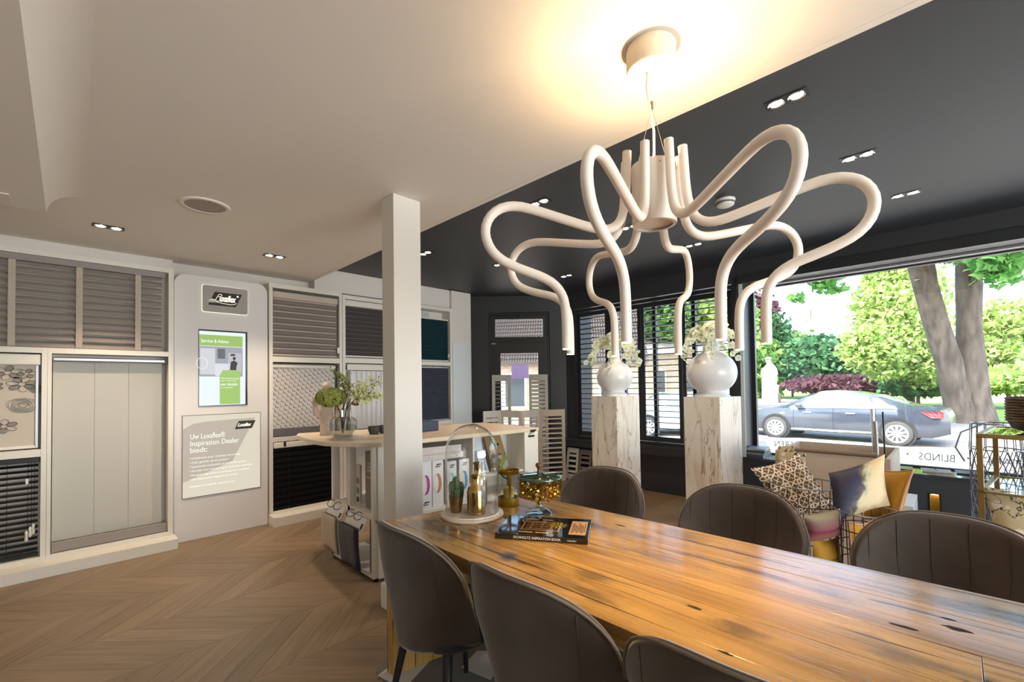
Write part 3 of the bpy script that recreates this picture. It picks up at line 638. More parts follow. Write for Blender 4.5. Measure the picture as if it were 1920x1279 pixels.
for a in (.3, 2.4, 4.5): wr.cyl((cx_, cy_, 2.485), (cx_+.06*math.cos(a), cy_+.06*math.sin(a), 2.262), .0009, n=5)
wr.build('steel_wires', GREYMETAL, ch); MB().cyl((cx_, cy_, 2.478), (cx_, cy_, 2.508), .0055, n=12).build('wire_gripper', mat('aged_brass', rgb(140, 122, 90), .35, metal=.8), ch)
cg = MB(); cg.cyl((cx_, cy_, z0_+.014), (cx_, cy_, z1_-.02), .02, n=10); cg.build('lamp_holder', GREYMETAL, ch)
lamp('chandelier_uplight', 'SPOT', (cx_, cy_, 2.245), 42, (1, .67, .34), (0, 0, 1), spot_size=math.radians(150), spot_blend=.9, shadow_soft_size=.03)
lamp('chandelier_downlight', 'SPOT', (cx_, cy_, 2.035), 88, (1, .63, .23), (0, 0, -1), spot_size=math.radians(76), spot_blend=1.0, shadow_soft_size=.03)

# ================================================================ DINING TABLE
tb = thing('dining_table', 'long reclaimed oak dining table with slab ends under the chandelier', 'table', (1.6, .6, 0))
edges = [1.105, 1.19, 1.405, 1.605, 1.83, 2.075]
endY = lambda x: 2.085-(x-1.15)*.175
def board(x0, x1, y0, y1):
    n = 14; g = .0012; L = []; R_ = []
    for k in range(n+1):
        t = k/n; wob = lambda s: .0025*math.sin(9*t+s*4)+(.006*math.sin(5*t+s) if s in (0, 9) else 0)
        ya = y0; yb0 = endY(x0) if y1 is None else y1; yb1 = endY(x1) if y1 is None else y1
        ia, ib = edges.index(x0), edges.index(x1)
        L.append((x0+g+(.025*(t**3) if ia == 0 and y1 is None else 0)+.003*math.sin(9*t+ia*4), ya+(yb0-ya)*t)); R_.append((x1-g-(.03*t**2 if ib == 5 and y1 is None else 0)+.003*math.sin(9*t+ib*4), ya+(yb1-ya)*t))
    m = MB(Matrix.Translation((0, 0, .70))); m.prism(L+R_[::-1], .06); return m.build('table_board', TABLE, tb, bevel=.0012)
for i in range(5):
    if i in (1, 2): board(edges[i], edges[i+1], -.028, None); board(edges[i], edges[i+1], -1.05, -.0295)
    else: board(edges[i], edges[i+1], -1.05, None)
def slab(y, nm='slab_leg', x0=1.15, x1=2.01, yw=.065, rot=0):
    n = 4
    for k in range(n):
        a = x0+(x1-x0)*k/n; b = x0+(x1-x0)*(k+1)/n
        ya = endY(a) if y is None else y; yb = endY(b) if y is None else y
        m = MB(Matrix.Translation((0, 0, .0063))); m.prism([(a+.001, ya-yw), (b-.001, yb-yw), (b-.001, yb-.004), (a+.001, ya-.004)], .699-.006); m.build('slab_leg_board', TABLEV, tb, bevel=.003)
slab(None); slab(-.9)
kn = MB()
random.seed(3)
for (x, y, r, e) in ((1.735, .015, .011, 2.6), (1.65, .115, .007, 4.5), (1.36, .58, .006, 3.5), (1.90, 1.17, .006, 5), (1.79, .03, .005, 3), (1.185, .43, .005, 4)):
    n = 11; kn = MB().add([(x+r*(.7+.6*random.random())*math.cos(2*PI*k/n), y+r*e*(.7+.6*random.random())*math.sin(2*PI*k/n), .7606) for k in range(n)], [tuple(range(n))]); kn.build('knot_hole', MATS.get('knot_black') or mat('knot_black', rgb(26, 20, 16), .8), tb)

# ================================================================ CHAIRS (local: front = +Y)
def make_chair(label, loc, rotz, grp):
    t = thing('dining_chair', label, 'chair', loc, rotz, grp, local=True)
    HW, ZW_, HT = .30, .67, .905
    def topz(s): return ZW_+(HT-ZW_)*max(0.0, 1-abs(s/HW)**3.0)**.5
    def S(u, v):
        # u -1..1 round the shell, v 0..1 from seat to rim
        ph = u*PI/2; s0 = HW*math.sin(ph); zt = topz(s0*.9999) if abs(u) < .999 else ZW_
        zb = .41+.03*u*u
        z = zb+(zt-zb)*v
        wf = .64+.36*min(1, max(0, (z-.40)/.30))**.75
        s = s0*wf
        y = -.255+(.13+.10*max(0, 1-(z-.40)/.3))*abs(s0/HW)**2.2-.05*max(0, (z-.45)/.42)
        return (s, y, z)
    m = MB(); m.grid(lambda a, b: S(a*2-1, b), 32, 12)
    m.build('backrest', VELVET, t, smooth=80, solid=.034, sub=1)
    rim = [S(k/24*2-1, 1) for k in range(25)]
    MB().tube([(x*1.03, y-.0165, z-.001) for x, y, z in rim], .0042, 6).build('rim_piping', VPIPE, t, smooth=60)
    for uu in (-.62, -.36, -.12, .12, .36, .62):
        MB().tube([(S(uu, v)[0]*.98, S(uu, v)[1]+.0185, S(uu, v)[2]) for v in [k/12*.955 for k in range(13)]], .0018, 5).build('channel_seam', VSEAM, t)
    for uu in (-.5, .5):
        MB().tube([(S(uu, v)[0]*1.02, S(uu, v)[1]-.0165, S(uu, v)[2]) for v in [k/12*.955 for k in range(13)]], .0022, 5).build('back_seam', VSEAM, t)
    def seat(u, v):
        a = 2*PI*u; e = 3.2
        c, s_ = math.cos(a), math.sin(a); k = (abs(c)**e+abs(s_)**e)**(-1/e)
        prof = [(0, .395), (.8, .395), (.97, .41), (1.0, .44), (.97, .475), (.8, .49), (0, .495)]
        i = min(int(v*6), 5); f = v*6-i; r = prof[i][0]*(1-f)+prof[i+1][0]*f; z = prof[i][1]*(1-f)+prof[i+1][1]*f
        return (.215*k*c*r, .01+.235*k*s_*r, z)
    ms = MB(); ms.grid(seat, 32, 6, cu=True); ms.build('seat', SEATM, t, smooth=80, sub=1)
    for sx_, sy_ in ((1, 1), (-1, 1), (1, -1), (-1, -1)):
        MB().tube([(sx_*.15, sy_*.15-.0, .41), (sx_*.225, sy_*.215, .0)], [.021, .011], 12).build('leg', CLEG, t, smooth=60)
    return t
c0 = make_chair('brown velvet tub chair nearest the pillar, on the near side of the table', (1.205, 1.57, 0), -PI/2-.04, 'velvet chairs round the dining table')
for (x, y, r, lb) in ((1.205, .94, -PI/2, 'brown velvet tub chair in the middle of the three near side chairs seen from behind'),
                      (1.205, .325, -PI/2+.02, 'brown velvet tub chair at the bottom edge, cropped, on the near side of the table'),
                      (2.19, 1.60, PI/2, 'brown velvet chair on the window side in front of the left marble pedestal'),
                      (2.20, .79, PI/2, 'brown velvet chair on the window side in front of the right marble pedestal'),
                      (2.19, .03, PI/2, 'brown velvet chair on the window side at the right edge, before the gold rack')):
    dup(c0, (x, y, 0), r, lb)
# ================================================================ ISLAND COUNTER
TC = Matrix.Translation((1.60, 3.07, 0)) @ Matrix.Rotation(math.radians(-8), 4, 'Z')
PALEWOOD = mat('pale_worktop', rgb(224, 206, 182), .35, var=rgb(216, 198, 174), scale=3, stretch=(1, 8, 1))
ct = thing('display_counter', 'white island counter with pale wooden worktop between the pillar and the window corner', 'counter', (2.3, 3.4, 0))
MB(Matrix.Translation((0, 0, 1.006))).prism([(1.70, 2.985), (3.20, 2.845), (3.27, 3.72), (1.48, 4.25), (1.41, 4.10), (1.372, 3.75), (1.362, 3.52), (1.375, 3.40), (1.42, 3.28), (1.50, 3.15), (1.58, 3.04), (1.63, 3.0)][::-1], .034).build('worktop', PALEWOOD, ct, bevel=.004)
def cbx(nm, b, m=LACQ, par=ct, bevel=.002): return box(nm, m, b, par, T=TC, bevel=bevel)
cbx('end_board', (0, .035, 0.02, .06, .02, 1.006)); box('post', LACQ, (1.605, 1.66, 3.475, 3.515, .02, 1.006), ct, bevel=.002); box('post', LACQ, (1.605, 1.66, 3.79, 3.83, .02, 1.006), ct, bevel=.002)
box('side_rail', LACQ, (1.605, 1.66, 3.11, 3.79, .455, .495), ct, bevel=.002); box('side_rail', LACQ, (1.605, 1.9, 3.11, 3.83, .02, .05), ct, bevel=.002)
box('side_shelf', LACQ, (1.66, 2.0, 3.11, 3.83, .462, .48), ct); box('divider', LACQ, (1.98, 2.0, 3.11, 3.87, .05, 1.0), ct)
cbx('front_panel', (.035, .11, 0, .02, .02, 1.006)); cbx('upright', (.36, .385, 0, .38, .02, 1.006)); cbx('upright', (.868, .884, 0, .38, .02, 1.006)); cbx('pier', (1.435, 1.60, -.004, .80, .02, 1.006))
cbx('shelf', (.385, 1.435, 0, .38, .435, .465)); cbx('bottom_shelf', (.36, 1.435, 0, .38, .02, .05)); cbx('back_board', (.36, 1.435, .38, .40, .02, 1.006)); cbx('sloping_rest', (.884, 1.435, .28, .29, .62, 1.0)); cbx('brochure_shelf', (.884, 1.435, .02, .29, .64, .66))
cbx('top_fascia', (.11, .36, 0, .02, .95, 1.006))
for x, y in ((.02, .03), (1.5, .03)): MB(TC).cyl((x, y, 0), (x, y, .022), .018, n=12).build('foot', DARKMETAL, ct)
MB().cyl((1.63, 3.81, 0), (1.63, 3.81, .022), .018, n=12).build('foot', DARKMETAL, ct)
TCV = TC @ Matrix.Translation((0, -.0045, 0)) @ Matrix.Rotation(PI/2, 4, 'X')
def clogo(x, z, w, h, par=ct, y=-.0045, dark=INK, txt=WPRINT):
    T = TC @ Matrix.Translation((0, y, 0)) @ Matrix.Rotation(PI/2, 4, 'X')
    k = h*.42; MB(T).prism([(x, z), (x+w-k, z), (x+w, z+h), (x+k, z+h)], .0012).build('logo_mark', dark, par)
    text('Luxaflex', h*.66, None, txt, par, 'logo_script', rot=T @ Matrix.Translation((x+w*.13, z+h*.30, .0022)), shear=.38, bold=h*.014, space=.86, wide=.80, ex=.0004)
clogo(1.475, .955, .105, .07)
# boxes with coloured handle loops standing on the shelf
BOXW = mat('white_card', rgb(226, 224, 222), .55); BOXG = mat('pinkish_card', rgb(208, 198, 192), .55)
def loop_box(x0, x1, z0, z1, col, lab, mark=True, bottom=True, y0=.03):
    t = thing('sample_box', lab, 'box', TC @ Vector(((x0+x1)/2, .15, z0)), group='sample boxes on the counter shelf')
    box('case', BOXW, (x0+.001, x1-.002, y0, .30, z0, z1), t, T=TC, bevel=.002)
    T = TC; cx0 = (x0+x1)/2; zc = (z0+z1)/2
    pts = [(cx0-.012+.030*math.sin(a), y0-.002, zc+.078*math.cos(a)) for a in [k*PI/10 for k in range(11)]]
    m = MB(TC); n = len(pts)
    for i in range(n-1):
        a, b = pts[i], pts[i+1]; w_ = .012
        m.add([(a[0]-w_, a[1], a[2]), (a[0]+w_, a[1], a[2]), (b[0]+w_, b[1], b[2]), (b[0]-w_, b[1], b[2])], [(0, 1, 2, 3)])
    m.build('loop_print', mat('loop_'+lab.split()[0], col, .6), t)
    MB(TC).tube([(cx0-.012-.034*math.sin(a), y0-.001, zc+.078*math.cos(a)) for a in [k*PI/8 for k in range(9)]], .004, 5, flat=.3).build('loop_shadow', mat('loop_pale', rgb(232, 216, 200), .6), t)  # pale left half of the printed loop
    if mark: clogo(cx0-.022, z1-.055, .05, .026, t, y0-.003)
    if bottom: clogo(cx0-.03, z0+.025, .055, .028, t, y0-.003)
loop_box(.392, .494, .466, .842, rgb(176, 66, 150), 'magenta looped white sample box, first right of the pillar', False)
loop_box(.497, .60, .466, .842, rgb(186, 126, 92), 'copper looped white sample box beside the magenta looped one', True, False)
loop_box(.63, .725, .466, .82, rgb(120, 196, 190), 'turquoise looped white sample box seen through the glass dome', True, False)
loop_box(.748, .85, .466, .825, rgb(90, 150, 214), 'blue looped white sample box at the right end of its shelf', True, False)
for i, (z0, z1, x1, lb) in enumerate(((.843, .893, .785, 'pinkish grey flat sample case lying on the looped boxes'), (.894, .955, .765, 'pinkish grey flat sample case on top of the other flat case'))):
    b = tagit(box('flat_sample_case', BOXG, (.388, x1, .02, .30, z0, z1), None, T=TC, bevel=.003), lb, 'box', 'flat cases on the counter shelf')
    text('INSPIRATIE COLLECTIE', .02, None, WPRINT, b, 'case_text', rot=TC @ Matrix.Translation((.50, .0195, z0+.018)) @ Matrix.Rotation(PI/2, 4, 'X'))
b = tagit(box('white_bottom_tray', BOXW, (.40, .86, .03, .3, .051, .36), None, T=TC, bevel=.003), 'large white storage box on the bottom shelf of the counter', 'box')
# brochures on the sloping rest
def brochure(x0, x1, z0, z1, cols, lab, y=.26):
    t = thing('brochure', lab, 'brochure', TC @ Vector(((x0+x1)/2, y-.05, z0)))
    T = TC @ Matrix.Translation((x0, .10, z0)) @ Matrix.Rotation(math.radians(-26), 4, 'X')
    w_, h_ = x1-x0, (z1-z0)/math.cos(math.radians(26))
    box('cover', cols[0], (0, w_, 0, .008, 0, h_), t, T=T)
    return t, T, w_, h_
W = NT('fruit_photo', .3); n_ = W.new('TexVoronoi', {'Vector': W.coords('Object', (1, 1, 1)), 'Scale': 26}); hh = W.new('SeparateColor', {0: n_.outputs[1]})
PHOTO = W.color(W.ramp(hh.outputs[0], [(0, rgb(56, 66, 102)), (.25, rgb(150, 160, 70)), (.45, rgb(112, 40, 44)), (.6, rgb(210, 206, 214)), (.8, rgb(64, 40, 46)), (1, rgb(180, 190, 90))])).m
t, T, w_, h_ = brochure(1.145, 1.335, .665, .985, (mat('magazine_tan', rgb(158, 132, 96), .3),), 'tan magazine with a colourful fruit photo on the counter rest')
box('cover_photo', PHOTO, (.002, w_-.002, -.0012, 0, .005, h_*.45), t, T=T); box('green_dot', mat('lime_print', rgb(120, 170, 60), .4), (.06, .12, -.0015, 0, h_*.80, h_*.88), t, T=T)
box('title_block', INK, (.08, .14, -.0015, 0, h_*.66, h_*.73), t, T=T)
t, T, w_, h_ = brochure(.90, 1.10, .665, .98, (mat('pale_blue_leaflet', rgb(214, 222, 236), .35),), 'pale leaflet with blue pictures behind the glass dome')
for a in range(3): box('picture_strip', mat('leaflet_strip_%d' % a, rgb(120+20*a, 140+16*a, 180), .4), (.01+.06*a, .06+.06*a, -.0012, 0, .02, h_*.6), t, T=T)
# large boxes and brochure standing in the open end
g = thing('swatch_case', 'tall grey swatch case with white emblem in the open end of the counter', 'case', (1.8, 3.3, .48))
box('case', mat('grey_card', rgb(150, 143, 136), .6), (1.70, 1.95, 3.15, 3.40, .481, .93), g, bevel=.003)
for i in range(2):
    for j in range(3): MB().tube([(1.6985, 3.345-.034*i+.010*math.cos(a), .84-.028*j+.010*math.sin(a)) for a in [k*PI/4 for k in range(8)]], .002, 4, closed=True).build('emblem_ring', WPRINT, g)
text('COLLECTIE', .018, None, WPRINT, g, 'case_text', rot=Matrix.Translation((1.6985, 3.375, .72)) @ Matrix.Rotation(-PI/2, 4, 'Z') @ Matrix.Rotation(PI/2, 4, 'X'))
box('photo_strip', mat('dark_photo', rgb(74, 70, 70), .5, var=rgb(140, 134, 130), scale=30), (1.698, 1.70, 3.155, 3.195, .50, .74), g)
g = thing('sample_card', 'white sample card with small grey swatches in the open end of the counter', 'card', (1.75, 3.65, .48))
box('card', BOXW, (1.72, 1.735, 3.53, 3.77, .481, .80), g)
for (y, z, hh_, dark) in ((3.66, .65, .09, 1), (3.55, .64, .05, 0), (3.71, .60, .045, 0), (3.71, .53, .05, 1), (3.55, .56, .05, 0), (3.55, .49, .04, 1), (3.63, .50, .12, 0), (3.72, .49, .03, 1)):
    box('swatch', mat('swatch_%d' % int(y*100+z*1000), rgb(70, 68, 70) if dark else rgb(150, 142, 136), .6), (1.7185, 1.72, y, y+.042 if hh_ < .1 else y+.07, z, z+hh_), g)
tagit(box('sample_card', BOXW, (1.80, 1.815, 3.42, 3.47, .481, .80), None), 'narrow white folder squeezed beside the grey swatch case', 'card')
# hanging fabric sample books on rings
def sample_book(lab, y0, y1, zt, zb, cols, hook_y, lean):
    t = thing('fabric_sample_book', lab, 'sample book', (1.57, (y0+y1)/2, zb), group='hanging fabric books on the counter end')
    T = Matrix.Translation((1.603-lean*.2, 0, 0)) @ Matrix.Rotation(lean*.25, 4, 'Y')
    x = -.004
    for i, (c, th, ins) in enumerate(cols):
        m = MB(Matrix.Translation((1.560, 0, 0)))
        f = lambda u, v, x=x, ins=ins: (x+.004*ins*40-.02*math.sin(v*PI*.6)-.008*(1-v)*math.sin(u*9+ins), y0+ins+(y1-y0-2*ins)*u, zb+.01*i+(zt-.05-zb-.01*i)*v)
        m.grid(f, 8, 8); m.build('fabric_leaf', c, t, smooth=60, solid=th); x -= .009
    Th = Matrix.Translation((1.600, 0, zt-.004)) @ Matrix.Rotation(math.radians(28), 4, 'Y')
    box('header_card', BOXW, (-.004, .002, y0-.004, y1+.004, -.085, .012), t, T=Th, bevel=.001)
    box('card_stamp', INK, (-.0052, -.0041, y0+.015, y0+.045, -.07, -.03), t, T=Th)
    for hy in hook_y:
        MB().tube([(1.603+.034*math.cos(a)-.028, hy, zt+.022+.030*math.sin(a)) for a in [k*PI/7 for k in range(14)]], .0028, 6, closed=True).build('ring', DARKMETAL, t, smooth=60)
LIN1, LIN2 = mat('oat_linen', rgb(196, 180, 162), .9, bump=.3, bscale=400), mat('sand_linen', rgb(188, 170, 150), .9, bump=.3, bscale=400)
NAVY, SLATE, PLUM = mat('navy_cloth', rgb(42, 50, 84), .9), mat('slate_cloth', rgb(88, 86, 92), .9), mat('plum_cloth', rgb(84, 58, 62), .9)
sample_book('beige linen sample book hanging from rings on the counter end', 3.56, 3.83, .45, .09, ((SLATE, .003, .02), (LIN2, .003, .004), (LIN1, .004, 0)), (3.64, 3.76), .12)
sample_book('navy and slate cloth sample book hanging nearest the pillar', 3.18, 3.48, .44, .06, ((SLATE, .003, .01), (PLUM, .003, .0), (NAVY, .003, .004), (SLATE, .003, .03)), (3.27, 3.40), .02)
tagit(box('grey_floor_swatch', mat('dusty_cloth', rgb(120, 104, 96), .9), (1.615, 1.645, 3.12, 3.165, .052, .45), None, bevel=.003), 'thin brown cloth bundle beside the counter post', 'sample')
# ---- things on the counter
cv = thing('cactus_vase', 'white hobnail ceramic cactus figure on the counter', 'ornament', (1.60, 3.90, 1.04))
CER = mat('hobnail_ceramic', rgb(226, 206, 190), .35, bump=.8, bscale=110)
cm = MB(); cm.lathe([(0, 0), (.060, 0), (.058, .08), (.052, .18), (.050, .30), (.050, .37), (.045, .42), (.030, .455), (0, .465)], 28, (1.60, 3.90, 1.04)); cm.build('trunk', CER, cv, smooth=60)
e1 = Vector((-.707, .707, 0)); e2 = -e1
for e, z1, zz in ((e1, .34, 0), (e2, .30, 0)):
    c = Vector((1.60, 3.90, 1.04)); MB().tube([c+e*.02+Vector((0, 0, .16)), c+e*.07+Vector((0, 0, .17)), c+e*.10+Vector((0, 0, .21)), c+e*.105+Vector((0, 0, z1-.04)), c+e*.105+Vector((0, 0, z1)), c+e*.105+Vector((0, 0, z1+.012))], [.028, .027, .026, .024, .016, .004], 16).build('side_arm', CER, cv, smooth=60)
fv = thing('flower_vase', 'ribbed smoky glass vase on the counter holding green hydrangea', 'vase', (1.618, 3.63, 1.04))
SMOKE = thin_glass('smoky_glass', (.86, .86, .87), 2.2, .05)
m = MB(); prof = [(.072, 0), (.075, .02), (.078, .03), (.108, .06), (.110, .13), (.095, .15), (.068, .17), (.066, .225), (.070, .235)]
nn = 36; vs2 = []
for r, z in prof:
    for k in range(nn): rr = r*(1+.045*(1 if k % 3 == 0 else -.4)); vs2.append((1.618+rr*math.cos(2*PI*k/nn), 3.63+rr*math.sin(2*PI*k/nn), 1.04+z))
m.add(vs2, [(i*nn+k, i*nn+(k+1) % nn, (i+1)*nn+(k+1) % nn, (i+1)*nn+k) for i in range(len(prof)-1) for k in range(nn)]+[tuple(range(nn))[::-1]])
m.build('ribbed_glass', SMOKE, fv)
MB().lathe([(0, .003), (.07, .003), (.074, .03), (.1, .062), (.1, .10), (0, .10)], 24, (1.618, 3.63, 1.04)).build('water', thin_glass('water_surface', (.86, .88, .86), .6), fv, smooth=50)
LIME, CRMP, LEAF, TWIG = mat('lime_petals', rgb(136, 148, 60), .6, var=rgb(170, 178, 92), scale=60), mat('cream_petals', rgb(232, 232, 176), .6), mat('fresh_leaf', rgb(110, 140, 60), .5), mat('brown_twig', rgb(84, 62, 44), .8)
def floret(m, c, r, nrm, n=4):
    nrm = nrm.normalized(); a = nrm.orthogonal().normalized(); b = nrm.cross(a)
    for k in range(n):
        t = 2*PI*k/n+random.random(); d = a*math.cos(t)+b*math.sin(t); s_ = nrm.cross(d)
        m.add([c, c+d*r*.6+s_*r*.4+nrm*r*.15, c+d*r*1.1+nrm*r*.3, c+d*r*.6-s_*r*.4+nrm*r*.15], [(0, 1, 2, 3)])
def dirpx(dx, dy, dz=0.0): return Vector((.7071, -.7071, 0))*dx+Vector((0, 0, 1))*dy+Vector((.7071, .7071, 0))*dz   # right, up, away
vc = Vector((1.618, 3.63, 1.04))
random.seed(5)
hy = thing('hydrangea_stem', 'round lime green hydrangea head leaning left from the ribbed vase', 'flower', vc+Vector((0, 0, .12)))
hc = vc+dirpx(-.085, .33, -.03)
MB().tube([vc+Vector((0, 0, .03)), vc+dirpx(-.02, .2), vc+dirpx(-.05, .27), hc], .006, 7).build('stem', TWIG, hy, smooth=60)
m = MB()
for k in range(330):
    d = Vector((random.gauss(0, 1), random.gauss(0, 1), random.gauss(0, 1))).normalized()
    floret(m, hc+Vector((d.x*.115, d.y*.115, d.z*.075)), .021, d)
o = m.build('flower_head', LIME, hy)
MB().lathe([(0, -.066), (.06, -.055), (.1, -.01), (.095, .03), (.05, .062), (0, .067)], 16, tuple(hc)).build('head_core', mat('hydrangea_core', rgb(104, 122, 40), .8), hy, smooth=60)
def spray(lab, pts, tip, n, mt, spread, size, seed):
    random.seed(seed); t = thing('blossom_branch', lab, 'flower', vc+Vector((0, 0, .12)), group=None)
    MB().tube([vc+Vector((0, 0, .03))]+pts, [.005]+[.0042]*(len(pts)-1)+[.002], 6).build('stem', TWIG, t, smooth=60)
    m = MB(); a, b = pts[-2], pts[-1]
    for k in range(n):
        f = random.random(); c = a.lerp(b, f)+Vector([random.gauss(0, spread*(1-.6*f)) for _ in range(3)])
        floret(m, c, size*(1-.4*f)*(.7+.6*random.random()), Vector([random.gauss(0, 1) for _ in range(3)]))
    m.build('blossoms', mt, t)
    m = MB()
    for k in range(26):
        f = random.random()**.7; c = a.lerp(b, f*.9+.1)+Vector([random.gauss(0, spread*.9) for _ in range(3)]); d = (b-a).normalized()+Vector([random.gauss(0, .5) for _ in range(3)]); s_ = d.cross(Vector((0, 0, 1))).normalized()*size*.35
        m.add([c, c+d*size*.6+s_, c+d*size*1.6, c+d*size*.6-s_], [(0, 1, 2, 3)])
    m.build('leaves', LEAF, t)
spray('upright lime blossom branch in the ribbed vase', [vc+dirpx(.0, .23), vc+dirpx(.02, .34, .03), vc+dirpx(-.03, .50, .04)], 0, 60, LIME, .045, .02, 1)
spray('cream and green blossom branch leaning right towards the pillar, upper', [vc+dirpx(.03, .23), vc+dirpx(.09, .36), vc+dirpx(.32, .47, .02)], 0, 200, CRMP, .035, .019, 2)
spray('cream and green blossom branch leaning right towards the pillar, lower', [vc+dirpx(.03, .22), vc+dirpx(.10, .31), vc+dirpx(.34, .34, -.02)], 0, 200, CRMP, .032, .019, 3)
spray('thin pale blossom sprig above the hydrangea in the ribbed vase', [vc+dirpx(.01, .25), vc+dirpx(.06, .42), vc+dirpx(-.10, .56, .02)], 0, 26, LIME, .02, .017, 4)
bd = thing('bird_ornament', 'tiny dark bird with red breast perched on the twig in the vase', 'ornament', vc+dirpx(.105, .27, -.02))
MB().tube([vc+dirpx(.08, .28, -.02), vc+dirpx(.10, .275, -.02), vc+dirpx(.12, .268, -.02), vc+dirpx(.135, .262, -.02)], [.006, .014, .012, .004], 10).build('body', mat('bird_red', rgb(168, 52, 40), .6), bd, smooth=60); MB().lathe([(0, -.010), (.009, -.004), (.009, .004), (0, .010)], 10, tuple(vc+dirpx(.134, .272, -.02))).build('head', INK, bd, smooth=60)
CUP = mat('dark_concrete', rgb(62, 60, 58), .7)
for (x, y, lb) in ((1.885, 3.60, 'dark faceted cup on the counter, left one by the pillar'), (1.99, 3.615, 'dark faceted cup on the counter, half hidden by the pillar')):
    c_ = thing('cup', lb, 'cup', (x, y, 1.04), group='dark cups by the pillar'); MB().lathe([(0, 0), (.038, 0), (.050, .035), (.052, .068), (.047, .068), (.044, .035), (0, .012)], 10, (x, y, 1.04)).build('bowl', CUP, c_)
tagit(MB(Matrix.Translation((2.36, 3.42, 1.04)) @ Matrix.Rotation(math.radians(2), 4, 'Z')).box(-.25, .06, -.03, .28, 0, .092).build('storage_box', mat('navy_card', rgb(52, 62, 84), .5), None, bevel=.002), 'dark navy box on the counter right of the pillar', 'box')

# ================================================================ THINGS ON THE TABLE
TZ = .7605
GL = thin_glass('clear_glass', (.97, .98, .975), 1.9)
BRASS = mat('mercury_gold', rgb(196, 158, 88), .12, metal=1); COPPER = mat('bronze_pot', rgb(150, 116, 72), .25, metal=.9)
dm = thing('glass_dome', 'large glass cloche dome on a round cream wooden base', 'dome', (1.525, 1.84, TZ))
MB().lathe([(0, 0), (.163, 0), (.167, .006), (.165, .016), (.150, .018), (.148, .023), (0, .023)], 64, (1.525, 1.84, TZ)).build('base', mat('cream_wood', rgb(218, 204, 186), .45), dm, smooth=35)
MB().lathe([(.141, .024), (.141, .33)]+[(.141*math.cos(a), .33+.155*math.sin(a)) for a in [k*PI/2/12 for k in range(1, 13)]], 64, (1.525, 1.84, TZ)).build('dome', GL, dm, smooth=60)
def on(z): return TZ+.0235
zt = TZ+.0235
bo = [(0, 0), (.043, 0), (.047, .004), (.047, .125), (.043, .145), (.030, .158), (.026, .165), (.026, .200), (.031, .206), (.031, .212), (.025, .212), (.022, .17), (0, .16)]
for (x, y, s, lb) in ((1.508, 1.785, .93, 'gold mercury glass bottle in front inside the dome'), (1.60, 1.875, 1.14, 'taller gold mercury glass bottle at the back inside the dome')):
    b = thing('gold_bottle', lb, 'bottle', (x, y, zt)); MB().lathe([(r*(1 if s < 1 else .95), z*s) for r, z in bo], 36, (x, y, zt)).build('bottle', BRASS, b, smooth=40)
    MB().lathe([(.0475, .0), (.049, .004), (.049, .12*s)], 36, (x, y, zt+.001)).build('glass_shell', GL, b, smooth=40)
cp = thing('potted_cactus', 'small cactus in a bronze pot inside the glass dome', 'plant', (1.452, 1.885, zt))
MB().lathe([(0, 0), (.026, 0), (.030, .01), (.040, .085), (.036, .085), (.034, .075), (0, .075)], 28, (1.452, 1.885, zt)).build('pot', COPPER, cp, smooth=40)
CG = mat('cactus_green', rgb(64, 84, 48), .7)
for (dx, dy, h, r) in ((0, 0, .115, .018), (.024, -.012, .085, .015), (-.018, .012, .09, .015), (-.008, -.02, .05, .013)):
    m = MB(); nn = 14; P = [(.5, 0), (.9, .15), (1, .4), (1, .7), (.75, .9), (.0, 1.0)]; vs2 = []
    for rr, z in P:
        for k in range(nn): q = r*rr*(1+(.13 if k % 2 else -.1)); vs2.append((1.452+dx+q*math.cos(2*PI*k/nn), 1.885+dy+q*math.sin(2*PI*k/nn), zt+.074+z*h))
    m.add(vs2, [(i*nn+k, i*nn+(k+1) % nn, (i+1)*nn+(k+1) % nn, (i+1)*nn+k) for i in range(len(P)-1) for k in range(nn)]); m.build('cactus_lobe', CG, cp)
    sp_ = MB()
    for k in range(0, nn, 2):
        for z in (.3, .5, .7, .85):
            a = 2*PI*k/nn; q = r*.9; p = Vector((1.452+dx+q*math.cos(a), 1.885+dy+q*math.sin(a), zt+.074+z*h)); d = Vector((math.cos(a), math.sin(a), .2))*.006
            sp_.add([p+Vector((0, 0, .0008)), p+d, p-Vector((0, 0, .0008))], [(0, 1, 2)])
    so = sp_.build('spines', mat('spine', rgb(220, 214, 180), .6), cp); so['kind'] = 'stuff'
# yellow brass lantern with candle
GOLD = mat('ochre_brass', rgb(150, 116, 30), .38, metal=.55); OCH = mat('ochre_glassy', rgb(170, 132, 40), .3, coat=.5)
lx, ly = 1.805, 1.845
ln = thing('candle_lantern', 'brass framed glass lantern with candle behind the glass dome', 'lantern', (lx, ly, TZ))
MB().lathe([(0, 0), (.058, 0), (.060, .004), (.060, .045), (.057, .045), (.055, .008), (0, .008)], 36, (lx, ly, TZ)).build('base', GOLD, ln, smooth=40)
MB().lathe([(.059, .178), (.060, .180), (.062, .197), (.064, .20), (.060, .20), (.058, .182), (.059, .178)], 36, (lx, ly, TZ)).build('top_ring', GOLD, ln, smooth=40)
for k in range(4):
    a = .9+k*PI/2; box('strut', GOLD, (-.006, .006, -.0015, .0015, .044, .180), ln, T=Matrix.Translation((lx+.060*math.cos(a), ly+.060*math.sin(a), TZ)) @ Matrix.Rotation(a+PI/2, 4, 'Z'))
MB().lathe([(.055, .012), (.055, .185)], 36, (lx, ly, TZ)).build('glass', GL, ln, smooth=60)
MB().tube([(lx-.064, ly, TZ+.19), (lx-.075, ly-.03, TZ+.175), (lx-.055, ly-.05, TZ+.16)], .004, 7).build('handle', DARKMETAL, ln, smooth=60)
